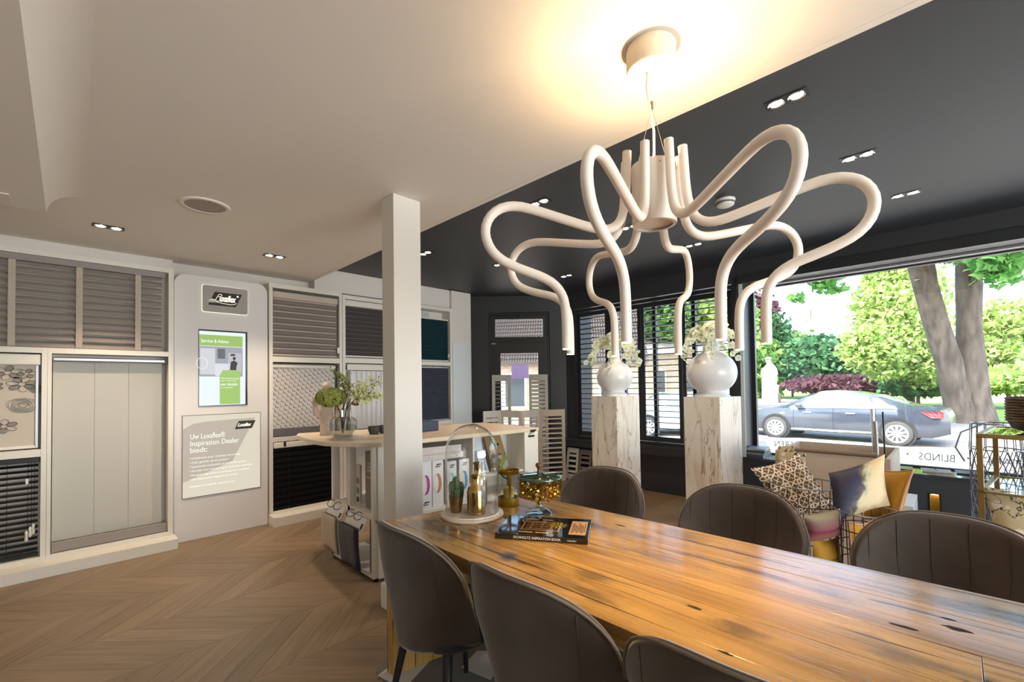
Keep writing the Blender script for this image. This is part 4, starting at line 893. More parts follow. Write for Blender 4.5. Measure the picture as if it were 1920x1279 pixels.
cn_ = thing('candle', 'ochre wax candle inside the brass lantern', 'candle', (lx, ly, TZ+.009)); MB().lathe([(0, 0), (.030, 0), (.032, .01), (.032, .075), (.027, .088), (.012, .094), (0, .092)], 28, (lx, ly, TZ+.009)).build('wax', mat('ochre_wax', rgb(190, 160, 62), .55), cn_, smooth=60); MB().cyl((lx, ly, TZ+.095), (lx, ly, TZ+.108), .001, n=5).build('wick', INK, cn_)
# glass compote with gold pieces
gx, gy = 1.795, 1.60
cm_ = thing('glass_compote', 'footed glass bowl with green lid and brown knob', 'bowl', (gx, gy, TZ))
MB().lathe([(0, .004), (.02, .006), (.055, .002), (.073, 0), (.070, .008), (.040, .022), (.022, .034), (.017, .05), (.020, .07), (.030, .082), (.10, .088), (.116, .10), (.119, .115), (.119, .185), (.121, .189)], 48, (gx, gy, TZ)).build('bowl', thin_glass('bowl_glass', (.90, .94, .90), 1.8), cm_, smooth=50)
MB().lathe([(.124, .188), (.126, .193), (.123, .20), (.10, .207), (.05, .213), (.0, .215)], 48, (gx, gy, TZ)).build('lid', mat('green_lid', rgb(64, 84, 62), .08, coat=1.0, metal=.35), cm_, smooth=50)
MB().lathe([(.009, .213), (.012, .22), (.008, .232), (.013, .243), (.019, .252), (.018, .263), (.008, .269), (0, .27)], 20, (gx, gy, TZ)).build('knob', mat('brown_knob', rgb(92, 66, 40), .35), cm_, smooth=60)
MB().lathe([(0, -.014), (.009, -.011), (.0135, 0), (.009, .011), (0, .014)], 16, (gx, gy, TZ+.055)).build('stem_bead', GOLD, cm_, smooth=60)
box('price_tag', BOXW, (-.035, .035, -.012, .012, 0, .001), cm_, T=Matrix.Translation((gx+.035, gy-.045, TZ+.2155)) @ Matrix.Rotation(-.5, 4, 'Z'))
random.seed(9); m = MB()
for k in range(900):
    r = .112*math.sqrt(random.random()); a = random.random()*2*PI; z = TZ+.094+random.random()*.068
    if random.random() < .6: r = .095+.018*random.random()
    T = Matrix.Translation((gx+r*math.cos(a), gy+r*math.sin(a), z)) @ Matrix.Rotation(random.random()*6, 4, (random.random(), random.random(), random.random()+.01)); s = .006+.006*random.random()
    m.add([T @ Vector(p) for p in ((s, 0, 0), (0, s, 0), (-s, 0, 0), (0, -s, 0), (0, 0, s*.6), (0, 0, -s*.6))], [(0, 1, 4), (1, 2, 4), (2, 3, 4), (3, 0, 4), (1, 0, 5), (2, 1, 5), (3, 2, 5), (0, 3, 5)])
gp = m.build('gold_filling', mat('gold_flakes', rgb(206, 158, 48), .22, metal=.9), None); tagit(gp, 'shiny gold crumbs filling the footed glass bowl', 'filling', kind='stuff')
# book
bk = thing('book', 'black coffee table book with EICHHOLTZ INSPIRATION BOOK on its spine', 'book', (1.6, 1.36, TZ))
bk['label'] = 'black glossy coffee table book with white spine lettering and an interior photo cover'
b0, b1, b3 = Vector((1.362, 1.485, 0)), Vector((1.578, 1.132, 0)), Vector((1.640, 1.600, 0))
ex_ = (b1-b0).normalized(); ang = math.atan2(ex_.y, ex_.x); BW_, BD_ = (b1-b0).length, .275
TBk = Matrix.Translation((b0.x, b0.y, TZ)) @ Matrix.Rotation(ang, 4, 'Z')
GB = mat('gloss_black_cover', rgb(20, 20, 22), .12, coat=.8)
box('pages', mat('page_block', rgb(216, 208, 196), .8), (.003, BW_-.004, .004, BD_-.004, .003, .022), bk, T=TBk)
box('front_cover', GB, (0, BW_, 0, BD_, .022, .025), bk, T=TBk, bevel=.001); box('back_cover', GB, (0, BW_, 0, BD_, 0, .003), bk, T=TBk); box('spine', GB, (0, BW_, -.002, .003, 0, .025), bk, T=TBk, bevel=.001)
text('EICHHOLTZ INSPIRATION BOOK', .0155, None, WPRINT, bk, 'spine_title', rot=TBk @ Matrix.Translation((.085, -.0024, .0075)) @ Matrix.Rotation(PI/2, 4, 'X'), ex=.0002, wide=.92)
text('VOLUME I', .009, None, WPRINT, bk, 'spine_volume', rot=TBk @ Matrix.Translation((.325, -.0024, .0085)) @ Matrix.Rotation(PI/2, 4, 'X'), ex=.0002)
OR, YE, DK, PK = mat('print_amber', rgb(150, 112, 70), .15, coat=.8), mat('print_yellow', rgb(176, 160, 50), .15, coat=.8), mat('print_dark', rgb(40, 34, 30), .15, coat=.8), mat('print_peach', rgb(206, 168, 132), .15, coat=.8)
def pr(nm, m_, x0, x1, y0, y1, lv=0): box(nm, m_, (x0, x1, y0, y1, .025, .0253+.0003*lv), bk, T=TBk)
pr('print_frame', OR, .10, .28, .07, .20); pr('print_inner', DK, .108, .272, .078, .192, 1)
for y in (.09, .12, .15, .175): pr('print_shelf', OR, .12, .25, y, y+.006, 2)
for x in (.14, .19, .235): pr('print_post', OR, x, x+.006, .085, .185, 2)
pr('print_bar', PK, .10, .165, .035, .045); pr('print_bar', PK, .178, .235, .035, .045); pr('print_bar', PK, .10, .16, .225, .233); pr('print_bar', PK, .18, .23, .225, .233)
pr('print_panel', PK, .325, .40, .04, .235)
for k in range(9): pr('print_line', DK, .335+.007*k, .338+.007*k, .06+.01*(k % 3), .20-.012*(k % 4), 1)
m = MB(TBk @ Matrix.Translation((.265, .155, .0262)))
for k in range(11): a = k*2*PI/11; m.add([(0, 0, 0), (.035*math.cos(a-.12), .035*math.sin(a-.12), 0), (.05*math.cos(a), .05*math.sin(a), 0), (.035*math.cos(a+.12), .035*math.sin(a+.12), 0)], [(0, 1, 2, 3)])
m.build('print_leaves', YE, bk)

# ================================================================ PEDESTALS, VASES, ORCHIDS
BLOSS = leafmat('orchid_white', rgb(252, 252, 240), rgb(246, 248, 222), .5); BCEN = mat('orchid_heart', rgb(160, 166, 60), .6)
blm = MB()
for k in range(5):
    a = 2*PI*k/5+.3; w_ = .55 if k % 2 else .42; d = Vector((math.cos(a), math.sin(a), 0)); s_ = Vector((-math.sin(a), math.cos(a), 0))
    P = [(0, 0), (.35, w_*.8), (.75, w_), (1, 0), (.75, -w_), (.35, -w_*.8)]
    blm.add([d*x*.052+s_*y*.052+Vector((0, 0, .016*x*x)) for x, y in P], [(0, 1, 2, 3), (0, 3, 4, 5)])
blme = blm.mesh('blossom', 60); blme.materials.append(BLOSS)
hm = MB().lathe([(0, 0), (.009, .006), (.007, .014), (0, .017)], 8).mesh('blossom_heart', 60); hm.materials.append(BCEN)
def pedestal(p, th, s, h, lb):
    c = Vector(p)+Matrix.Rotation(th, 3, 'Z') @ Vector((s/2, s/2, 0))
    t = thing('pedestal', lb, 'pedestal', (c.x, c.y, 0)); T = Matrix.Translation(c) @ Matrix.Rotation(th, 4, 'Z')
    m = MB(T).box(-s/2, s/2, -s/2, s/2, 0, h); m.build('marble_block', MARBLE, t, bevel=.002)
    return c
def orchid_vase(c, h, R_, lb, seed, ol):
    t = thing('vase', lb, 'vase', (c.x, c.y, h)); n = Vector((c.x, c.y, h))
    WV = mat('white_ceramic_%d' % seed, rgb(232, 232, 234), .28)
    prof = [(0, 0), (R_*.72, 0), (R_*.70, .012), (R_*.56, .035), (R_*.54, .055)]+[(R_*math.sin(a), .055+R_*.92*(1-math.cos(a))-R_*.92*(1-math.cos(.57))) for a in [.57+k*(PI-.57-.42)/14 for k in range(15)]]
    zt = prof[-1][1]; r0 = prof[-1][0]; prof += [(r0*.82, zt+.02), (r0*.72, zt+.07), (r0*.74, zt+.10), (r0*.66, zt+.10), (r0*.6, zt+.05)]
    MB().lathe(prof, 48, tuple(n)).build('body', WV, t, smooth=60)
    top = n+Vector((0, 0, zt+.09)); random.seed(seed)
    o_ = thing('orchid', ol, 'plant', top)
    MB().tube([top-Vector((0, 0, .1)), top+dirpx(-.01, .05), top+dirpx(.005, .11), top+dirpx(-.01, .13)], [.03, .032, .026, .01], 10).build('root_ball', WV, o_, smooth=60)
    for (dx, up, away, dr) in ((-.28, .14, -.10, .26), (-.10, .16, -.24, .27), (.10, .17, -.20, .24), (.28, .12, .02, .26), (-.22, .13, .16, .2), (.2, .15, .18, .2)):
        P = []
        for k in range(13):
            f = k/12; a = f*PI*.86
            P.append(top+Vector((.7071, -.7071, 0))*dx*(f**.8)+Vector((.7071, .7071, 0))*away*f+Vector((0, 0, 1))*(up*math.sin(min(a, PI))*1.1-dr*max(0, f-.45)**1.3*1.6))
        P[0] = top-Vector((0, 0, .05))
        st_ = MB().tube(P, .0028, 6).build('stem', LEAF, o_, smooth=60)
        for k in range(3, 13):
            for q in range(2 if k % 2 else 1):
                f_ = bpy.data.objects.new('blossom', blme); COL.objects.link(f_)
                nrm = Vector((-.6+random.gauss(0, .45), -.6+random.gauss(0, .45), random.gauss(-.1, .35))).normalized()
                f_.rotation_mode = 'QUATERNION'; f_.rotation_quaternion = nrm.to_track_quat('Z', 'Y'); f_.scale = (1.0-.03*k,)*3
                f_.location = P[k]+nrm*.018+Vector([random.gauss(0, .012) for _ in range(3)]); place(f_, st_)
                h_ = bpy.data.objects.new('blossom_heart', hm); COL.objects.link(h_); h_.rotation_mode = 'QUATERNION'; h_.rotation_quaternion = f_.rotation_quaternion; h_.location = f_.location; h_.scale = f_.scale; place(h_, st_)
        bd_ = MB()
        for k in range(5): bd_.lathe([(0, -.005), (.004, 0), (0, .005)], 6, tuple(P[-1]+Vector((random.gauss(0, .01), random.gauss(0, .01), -.012*k))))
        bd_.build('buds', mat('bud_%d_%d' % (seed, int(dx*100)), rgb(70, 78, 44), .6), st_)
PL = pedestal((3.934, 2.436, 0), math.radians(-9.5), .355, 1.319, 'tall cream marble pedestal with brown veins, left of two by the window')
PRr = pedestal((4.259, 1.546, 0), math.radians(-10.5), .375, 1.31, 'tall cream marble pedestal with brown veins, right one before the big window')
orchid_vase(PL, 1.3195, .19, 'smaller round white footed vase on the left marble pedestal', 11, 'pale green white orchids arching over the left round vase')
orchid_vase(PRr, 1.3105, .232, 'bigger round white footed vase on the right marble pedestal', 12, 'pale green white orchids arching over the right round vase')
# ================================================================ SHUTTERS AND WINDOWS
SHB = mat('black_shutter', rgb(34, 36, 40), .32)
def shutter(name, lab, T, w_, h_, m_, stile=.045, rail=.07, pitch=.07, depth=.062, tilt=0, th=.024, cat='shutter', grp=None, kn=False, blades=True):
    t = thing(name, lab, cat, T @ Vector((w_/2, 0, 0)), group=grp)
    for a in (0, w_-stile): box('stile', m_, (a, a+stile, -th/2, th/2, 0, h_), t, T=T, bevel=.002)
    for a in (0, h_-rail): box('rail', m_, (stile, w_-stile, -th/2, th/2, a, a+rail), t, T=T, bevel=.002)
    n = max(1, int(round((h_-2*rail)/pitch))); p = (h_-2*rail)/n
    P = [(depth/2*math.cos(a), .0055*math.sin(a)) for a in [k*PI/5 for k in range(10)]]
    L = w_-2*stile-.004
    me = MB(); me.add([(0, y, z) for y, z in P]+[(L, y, z) for y, z in P], [tuple(range(10)), tuple(range(10, 20))[::-1]]+[(i, i+10, (i+1) % 10+10, (i+1) % 10) for i in range(10)])
    mm = me.mesh('blade', 40); mm.materials.append(m_)
    for k in range(n):
        o = bpy.data.objects.new('blade', mm); COL.objects.link(o); o.matrix_basis = T @ Matrix.Translation((stile+.002, 0, rail+(k+.5)*p)) @ Matrix.Rotation(tilt, 4, 'X'); place(o, t)
    return t
# louvered shutter window, five leaves in one black frame, on wall_right (local x = towards -Y, local y = +X)
TB = Matrix.Translation((B_X, 4.18, 0)) @ Matrix.Rotation(-PI/2, 4, 'Z')
lf = thing('shutter_frame', 'black outer frame holding the louvered shutters beside the door', 'frame', (B_X, 3.0, .7))
for b in ((0, .06, -.03, .06, .62, 2.60), (2.32, 2.38, -.03, .06, .62, 2.60), (.06, 2.32, -.03, .06, 2.555, 2.60), (.06, 2.32, -.03, .06, .62, .66)): box('frame_bar', SHB, b, lf, T=TB, bevel=.002)
ys = [(.062, .60), (.602, 1.125), (1.13, 1.70), (1.705, 2.318)]
names = ['leftmost leaf beside the door wall', 'second leaf from the left behind the left vase', 'third leaf between the two pedestals', 'fourth leaf behind the right vase']
for (a, b), nm in zip(ys, names):
    shutter('louvered_shutter', 'black louvered shutter, '+nm, TB @ Matrix.Translation((a, .01, .665)), b-a, 1.885, SHB, stile=.047, rail=.065, pitch=.0765, depth=.062, tilt=math.radians(-8), grp='black louvered shutters beside the door')
# glass panes
win = struct(MB().box(B_X+.44, B_X+.446, -2.4, 1.78, .575, 2.62).build('window_1', GLASS)); struct(MB().box(B_X+.40, B_X+.406, 1.86, 4.19, .55, 2.62).build('window_2', GLASS))
WF = mat('window_frame_dark', rgb(38, 40, 43), .35)
for b in ((1.735, 1.78, .575, 2.62), (-2.4, -2.35, .575, 2.62), (-2.35, 1.735, 2.585, 2.62), (-2.35, 1.735, .575, .59)): box('window_frame', WF, (B_X+.40, B_X+.46, *b), win)
box('reveal_strip', mat('pale_reveal', rgb(200, 204, 204), .4), (B_X-.003, B_X+.012, 1.741, 1.779, .575, 2.62), win)
box('head_strip', GREYMETAL, (B_X+.30, B_X+.40, -2.35, 1.735, 2.60, 2.62), win); box('head_rail', WF, (B_X-.03, B_X+.02, -2.4, 1.78, 2.60, 2.70), win)
w2 = bpy.data.objects['window_2']
for y in (3.55, 3.05, 2.48): box('mullion', WF, (B_X+.38, B_X+.44, y-.025, y+.025, .55, 2.62), w2)
# lettering on the glass, readable from the street
LET = leafmat('frosted_letter', rgb(150, 158, 176), rgb(150, 158, 176), .3)
for s_, y, z in (('PVC VLOEREN', 1.56, .62), ('•', .93, .625), ('LAMINAAT', .865, .60), ('•', .32, .60), ('BLINDS', .50, .62)): pass
def glass_word(s_, y0, y1, z, h, m_=LET):
    tmp = bpy.data.curves.new('t', 'FONT'); tmp.body = s_; tmp.size = 1; tmp.resolution_u = 3; tmp.extrude = .002
    ob = bpy.data.objects.new('t', tmp); me = bpy.data.meshes.new_from_object(ob); bpy.data.objects.remove(ob)
    xs = [v.co.x for v in me.vertices]; ysz = [v.co.y for v in me.vertices]; w_ = max(xs)-min(xs); hh = max(ysz)-min(ysz)
    me.transform(Matrix.Diagonal((abs(y1-y0)/w_, h/hh, 1, 1)) @ Matrix.Translation((-min(xs), -min(ysz), 0)))
    me.materials.clear(); me.materials.append(m_)
    o = bpy.data.objects.new('window_lettering', me); COL.objects.link(o); o.matrix_basis = Matrix.Translation((B_X+.449, min(y0, y1), z)) @ Matrix.Rotation(PI/2, 4, 'Z') @ Matrix.Rotation(PI/2, 4, 'X'); place(o, win)
glass_word('VLOEREN', 1.56, 1.20, .665, .072); glass_word('PVC', 1.15, .99, .665, .072); glass_word('LAMINAAT', .80, .455, .650, .072); glass_word('BLINDS', .275, .02, .645, .072); glass_word('TAPIJT', -.14, -.40, .64, .072)
for y in (.90, .37, -.06): glass_word('•', y, y-.02, .685, .018)
# ---- door in the diagonal wall
dr_ = thing('door_1', 'black door', 'door', TD @ Vector((.78, .1, 0))); del dr_['label']; del dr_['category']; dr_['kind'] = 'structure'
DB = mat('door_black', rgb(36, 38, 40), .3)
def db(nm, b, m_=DB, par=dr_): return box(nm, m_, b, par, T=TD, bevel=.002)
for b in ((.30, .335, .03, .11, 0, 2.61), (1.237, 1.272, .03, .11, 0, 2.61), (.335, 1.237, .03, .11, 2.57, 2.61), (.335, 1.237, .03, .11, 2.13, 2.17)): db('door_frame', b)
for b in ((.335, .405, .045, .095, 2.17, 2.57), (1.168, 1.237, .045, .095, 2.17, 2.57), (.405, 1.168, .045, .095, 2.505, 2.57), (.405, 1.168, .045, .095, 2.17, 2.22)): db('transom_frame', b)
for b in ((.335, .485, .045, .095, .02, 2.13), (1.085, 1.237, .045, .095, .02, 2.13), (.485, 1.085, .045, .095, 1.96, 2.13), (.485, 1.085, .045, .095, .02, .55)): db('door_rail', b)
db('transom_glass', (.405, 1.168, .068, .074, 2.22, 2.505), GLASS); db('door_glass', (.485, 1.085, .068, .074, .55, 1.96), GLASS)
db('door_closer', (.345, .42, .02, .045, 2.105, 2.125), GREYMETAL); db('transom_latch', (.76, .80, .02, .045, 2.54, 2.575), DARKMETAL); db('handle', (1.13, 1.15, -.01, .045, 1.02, 1.14), GREYMETAL)
db('lilac_sticker', (.657, .93, .060, .0625, 1.555, 1.79), leafmat('lilac_sticker', rgb(216, 200, 224), rgb(216, 200, 224), .7)); 
for k in range(2): text(('WELKOM', 'open 9 - 18')[k], .035, None, mat('lilac_print%d' % k, rgb(220, 200, 232), .5), dr_, 'sticker_text', rot=TD @ Matrix.Translation((.68, .0585, 1.60-.035*k)) @ Matrix.Rotation(PI/2, 4, 'X'))
# cafe shutters on the door glass
SHW = mat('white_shutter', rgb(218, 214, 206), .45); SHC = mat('cream_shutter', rgb(214, 200, 182), .5); SHG = mat('taupe_shutter', rgb(128, 116, 108), .5)
shutter('half_height_shutter', 'white open shutter panel standing on the left in front of the door glass', TD @ Matrix.Translation((.345, -.02, .06)) @ Matrix.Rotation(math.radians(-4), 4, 'Z'), .30, 1.555, SHW, stile=.05, rail=.10, pitch=.062, depth=.055, tilt=math.radians(4), grp='half height shutters on the door')
shutter('half_height_shutter', 'white closed shutter panel standing on the right in front of the door glass', TD @ Matrix.Translation((.93, -.02, .06)) @ Matrix.Rotation(math.radians(4), 4, 'Z'), .30, 1.555, SHW, stile=.045, rail=.10, pitch=.062, depth=.06, tilt=math.radians(58), grp='half height shutters on the door')
# folding shutter screen on the floor
def fr_px(q): return q
# plan points of the zigzag screen
def camray(px, fwd_):
    la = (px-960)/830*fwd_; return ((fwd_+la)*.7071, (fwd_-la)*.7071)
zz = [camray(905, 6.45), camray(938, 6.62), camray(977, 6.42), camray(1009, 6.62), camray(1058, 6.72)]
labs = ['leftmost leaf of the folding shutter screen, plain and half hidden', 'second leaf of the folding shutter screen with open blades', 'third leaf of the folding shutter screen with open blades', 'cream louvered leaf at the right end of the folding shutter screen']
for i in range(4):
    a, b = Vector(zz[i]), Vector(zz[i+1]); an = math.atan2(b.y-a.y, b.x-a.x); L = (b-a).length
    shutter('folding_shutter_leaf', labs[i], Matrix.Translation((a.x, a.y, 0)) @ Matrix.Rotation(an, 4, 'Z'), L-.004, 1.075, SHC if i == 3 else SHW, stile=.05 if i == 3 else .045, rail=.10, pitch=.074, depth=.055, tilt=math.radians((80, 6, 6, 22)[i]), grp='leaves of the folding shutter screen')
tl = Matrix.Rotation(math.radians(-8), 4, 'X')
shutter('sample_shutter', 'small cream sample shutter leaning under the window sill', Matrix.Translation((5.46, 4.31, 0)) @ Matrix.Rotation(-PI/2, 4, 'Z') @ tl, .215, .47, SHW, stile=.035, rail=.075, pitch=.072, depth=.06, tilt=math.radians(35))
shutter('sample_shutter', 'small taupe sample shutter leaning beside the cream one under the sill', Matrix.Translation((5.47, 4.08, 0)) @ Matrix.Rotation(-PI/2, 4, 'Z') @ tl, .215, .46, SHG, stile=.03, rail=.075, pitch=.085, depth=.06, tilt=math.radians(40))

# ================================================================ CEILING FITTINGS
LENS = emitter('lamp_lens', (1, .80, .58), 14)
def twin(x, y, z, rot, lab, grp, e, k=1.0):
    t = thing('recessed_twin_spot', lab, 'ceiling light', (x, y, z), group=grp); T = Matrix.Translation((x, y, z)) @ Matrix.Rotation(rot, 4, 'Z')
    box('frame', DARKMETAL, (-.092, .092, -.046, .046, -.003, .001), t, T=T)
    for s in (-1, 1):
        MB(T).lathe([(.030, -.0035), (.038, -.008), (.040, -.004), (.040, -.003)], 20, (s*.045, 0, 0)).build('ring', CHROME, t, smooth=40)
        MB(T).lathe([(0, -.0045), (.028, -.0045)], 20, (s*.045, 0, 0), ).build('lens', LENS, t)
    o = lamp('twin_spot_light', 'SPOT', (x, y, z-.02), e, WARM, (0, 0, -1), spot_size=math.radians(95), spot_blend=.8, shadow_soft_size=.04)
WG, BGp = 'twin spots in the white ceiling', 'twin spots in the anthracite ceiling'
twin(.205, 4.564, ZW, 0, 'black framed twin spot in the white ceiling above the left blinds', WG, 95)
twin(1.37, 4.54, ZW, 0, 'black framed twin spot in the white ceiling before the sign panel', WG, 95)
for x, y, lb in ((2.547, .564, 'nearest twin spot at upper right beside the white ceiling edge'), (3.53, .396, 'second twin spot at right, beyond the nearest one'), (4.525, .23, 'twin spot at right closest to the big window'),
                 (2.58, 2.25, 'twin spot seen between the chandelier tubes at upper left'), (3.588, 2.05, 'twin spot below the chandelier drum on the dark ceiling'), (4.546, 1.87, 'twin spot right of the drum, over the shutters'),
                 (2.673, 3.95, 'twin spot just right of the pillar'), (3.56, 3.74, 'twin spot behind the left chandelier loop'), (4.587, 3.555, 'small twin spot nearest the corner door')):
    twin(x, y, ZB, PI/2, lb, BGp, 46)
sp_ = thing('ceiling_speaker', 'round white ceiling speaker grille left of the pillar', 'speaker', (.65, 3.59, ZW))
MB().lathe([(0, -.006), (.118, -.006), (.122, -.010), (.142, -.009), (.146, -.001), (.146, .001)], 48, (.65, 3.59, ZW)).build('rim', WHITE_CEIL, sp_, smooth=40)
MB().lathe([(0, -.0075), (.118, -.0075)], 40, (.65, 3.59, ZW)).build('grille', mat('speaker_grille', rgb(170, 158, 146), .6, bump=.5, bscale=500), sp_); MB().lathe([(0, -.010), (.006, -.009), (.007, -.007)], 10, (.655, 3.58, ZW)).build('badge', GREYMETAL, sp_)
sd = thing('smoke_detector', 'white round smoke detector on the dark ceiling behind the chandelier', 'smoke detector', (3.61, 1.23, ZB))
MB().lathe([(0, -.052), (.045, -.052), (.060, -.044), (.066, -.030), (.068, -.012), (.072, -.010), (.072, .001)], 40, (3.61, 1.23, ZB)).build('housing', HANDLEW, sd, smooth=35); MB().lathe([(.0665, -.036), (.0672, -.020)], 40, (3.61, 1.23, ZB)).build('slot_ring', mat('detector_slot', rgb(120, 120, 120), .6), sd)
tagit(box('ceiling_hatch', LACQ, (-.5, -.247, 3.75, 3.93, 2.566, 2.5715)), 'white edged ceiling plate at the far left edge', 'ceiling plate')
# niche light in the dark wall
nl = thing('wall_niche_light', 'narrow brass wall niche lit from its top in the dark wall', 'wall light', (B_X+.05, .16, .2))
BR = mat('brushed_brass', rgb(190, 156, 70), .35, metal=.85)
box('niche_back', BR, (B_X+.07, B_X+.075, .125, .192, 0, .40), nl); box('niche_cheek', BR, (B_X+.002, B_X+.07, .1885, .192, 0, .40), nl); box('niche_cheek', BR, (B_X+.002, B_X+.07, .125, .1285, 0, .40), nl)
box('niche_lamp', emitter('niche_glow', (1, .72, .3), 25), (B_X+.02, B_X+.06, .135, .182, .392, .399), nl)
for b in ((.117, .125, 0, .408), (.192, .2, 0, .408), (.125, .192, .40, .408)): box('niche_edge', DARKMETAL, (B_X-.006, B_X+.002, *b), nl)
# ================================================================ RIGHT SIDE: boxes, baskets, cushions
GREIGE = mat('greige_board', rgb(196, 180, 164), .6); GREYB = mat('grey_white_board', rgb(196, 196, 200), .5)
b1 = thing('display_box', 'tall greige display bin with a fabric roll over its edge behind the cushions', 'bin', (4.5, .71, 0))
for b in ((4.2, 4.225, .345, 1.085, 0, .875), (4.94, 4.965, .345, 1.085, 0, .875), (4.225, 4.94, .345, .37, 0, .875), (4.225, 4.94, 1.06, 1.085, 0, .875), (4.225, 4.94, .37, 1.06, 0, .03)): box('side_panel', GREIGE, b, b1, bevel=.002)
tagit(box('step_plinth', GREYB, (4.4, 4.9, .241, .338, 0, .51), None, bevel=.002), 'grey white plinth, taller step right of the display bin', 'plinth', 'stepped plinths by the display bin')
tagit(box('step_plinth', GREYB, (4.45, 4.82, .17, .236, 0, .375), None, bevel=.002), 'grey white plinth, low step beside the dark wall', 'plinth', 'stepped plinths by the display bin')
fr_ = thing('fabric_roll', 'taupe fabric roll lying along the front edge of the display bin', 'fabric', (4.2, .7, .875))
MB().tube([(4.205, .42, .893), (4.205, .93, .893)], .018, 14).build('roll', mat('taupe_roll', rgb(128, 112, 98), .8), fr_, smooth=40)
hs_ = thing('hanging_fabric_sample', 'printed fabric sample with a black label hanging over the display bin', 'fabric', (4.19, .95, .75))
FLO = NT('bird_branch_print', .7); v = FLO.coords('Object', (1, 1, 1)); v1_ = FLO.new('TexVoronoi', {'Vector': v, 'Scale': 15, 'Randomness': 1}).outputs[0]
n1 = FLO.math('ABSOLUTE', FLO.math('SUBTRACT', FLO.noise(v, 7, 3, .5, .6), .5)); c = FLO.mix(FLO.ramp(v1_, [(.28, (1, 1, 1)), (.36, (0, 0, 0))]), rgb(190, 174, 138), rgb(226, 216, 208)); c = FLO.mix(FLO.ramp(n1, [(.006, (1, 1, 1)), (.014, (0, 0, 0))]), c, rgb(44, 38, 36)); FLO.color(c)
m = MB(); m.grid(lambda u, v: (4.22-.035*math.sin(min(v*1.0, 1)*PI/2)*(1 if v > .15 else 1)-.0+.0, .865+.2*u, .90+.012*math.sin(u*PI)-.17*max(0, v-.12)), 10, 10); m.build('cloth', FLO.m, hs_, smooth=60, solid=.006)
box('label_bar', mat('label_black', rgb(34, 32, 32), .5), (4.170, 4.180, .845, 1.075, .69, .745), hs_)
text('RIVERA', .042, None, WPRINT, hs_, 'label_word', rot=Matrix.Translation((4.169, .885, .733)) @ Matrix.Rotation(PI/2, 4, 'Z') @ Matrix.Rotation(-PI/2, 4, 'X'))
text('HOME', .018, None, WPRINT, hs_, 'label_word', rot=Matrix.Translation((4.169, .93, .742)) @ Matrix.Rotation(PI/2, 4, 'Z') @ Matrix.Rotation(-PI/2, 4, 'X'))
for i, (y, dy, x, r, z1, mt) in enumerate(((.435, .03, 4.40, .014, 1.22, CHROME), (.415, .03, 4.36, .013, 1.13, GREYMETAL), (.385, .02, 4.44, .006, 1.20, DARKMETAL))):
    tagit(MB().cyl((x, y, .03), (x+.05, y+dy, z1), r, n=12).build('leaning_tube', mt, None, smooth=40), ('thick chrome tube leaning in the display bin', 'shorter grey tube leaning in the display bin', 'thin black rod leaning in the display bin')[i], 'tube')
# wire baskets
WIRE = mat('dark_wire', rgb(58, 46, 40), .4, metal=.5); WIREL = mat('silver_wire', rgb(150, 156, 160), .3, metal=.8)
def basket(x, y, r, h, lab, n=22):
    t = thing('wire_basket', lab, 'basket', (x, y, 0), group='wire cushion baskets')
    for z in [h*k/7 for k in range(8)]: MB().tube([(x+r*(.86+.14*z/h)*math.cos(a), y+r*(.86+.14*z/h)*math.sin(a), max(z, .004)) for a in [k*PI/14 for k in range(28)]], .0035 if 0 < z < h else .005, 5, closed=True).build('hoop', WIREL if z >= h*.99 else WIRE, t)
    for k in range(n):
        a = 2*PI*k/n; MB().cyl((x+r*.86*math.cos(a), y+r*.86*math.sin(a), .004), (x+r*math.cos(a), y+r*math.sin(a), h), .0022, n=5).build('upright_wire', WIRE, t)
    for k in range(-2, 3): q = math.sqrt(max(0, (r*.86)**2-(k*r*.3)**2)); MB().cyl((x-q, y+k*r*.3, .004), (x+q, y+k*r*.3, .004), .0022, n=5).build('base_wire', WIRE, t)
basket(3.36, .70, .20, .79, 'tall dark wire basket holding the patterned cushion')
basket(3.24, .375, .155, .70, 'dark wire basket holding the painted and ochre cushions')
def pillow(name, lab, c, U, V, th, m_, trim=None, tw=.5, par_label=None, sq=2.2):
    N = U.cross(V).normalized(); t = thing(name, lab, 'cushion', c)
    def f(side):
        def g(u, v):
            a, b = u*2-1, v*2-1; k = (1-abs(a)**2.2)*(1-abs(b)**2.2); pin = 1-.10*(1-abs(b)**2)*abs(a)**2; pin2 = 1-.10*(1-abs(a)**2)*abs(b)**2
            return c+U*a*pin+V*b*pin2+N*side*th*max(k, 0)**.55
        return g
    m = MB(); m.grid(f(1), 16, 16); m.grid(f(-1), 16, 16, flip=True); m.build('cover', m_, t, smooth=80)
    if trim:
        g = f(0); P = [g(k/10, 0) for k in range(10)]+[g(1, k/10) for k in range(10)]+[g(1-k/10, 1) for k in range(10)]+[g(0, 1-k/10) for k in range(10)]
        MB().tube(P, .007, 6, closed=True).build('fringe', trim, t, smooth=60)
    return t
W = NT('tile_print', .85); uv = W.new('TexCoord').outputs['UV']; s5 = W.new('VectorMath', {0: uv, 'Scale': 4.5}, operation='SCALE').outputs[0]
s5 = W.new('VectorMath', {0: s5, 1: W.new('VectorMath', {0: W.new('TexNoise', {'Vector': uv, 'Scale': 22.0}).outputs[1], 'Scale': .10}, operation='SCALE').outputs[0]}, operation='ADD').outputs[0]
fr2 = W.new('VectorMath', {0: s5}, operation='FRACTION').outputs[0]; ce = W.new('VectorMath', {0: fr2, 1: (.5, .5, 0)}, operation='SUBTRACT').outputs[0]
sp3 = W.new('SeparateXYZ', {0: ce}); r_ = W.new('VectorMath', {0: ce}, operation='LENGTH').outputs['Value']; an_ = W.math('ARCTAN2', sp3.outputs[1], sp3.outputs[0])
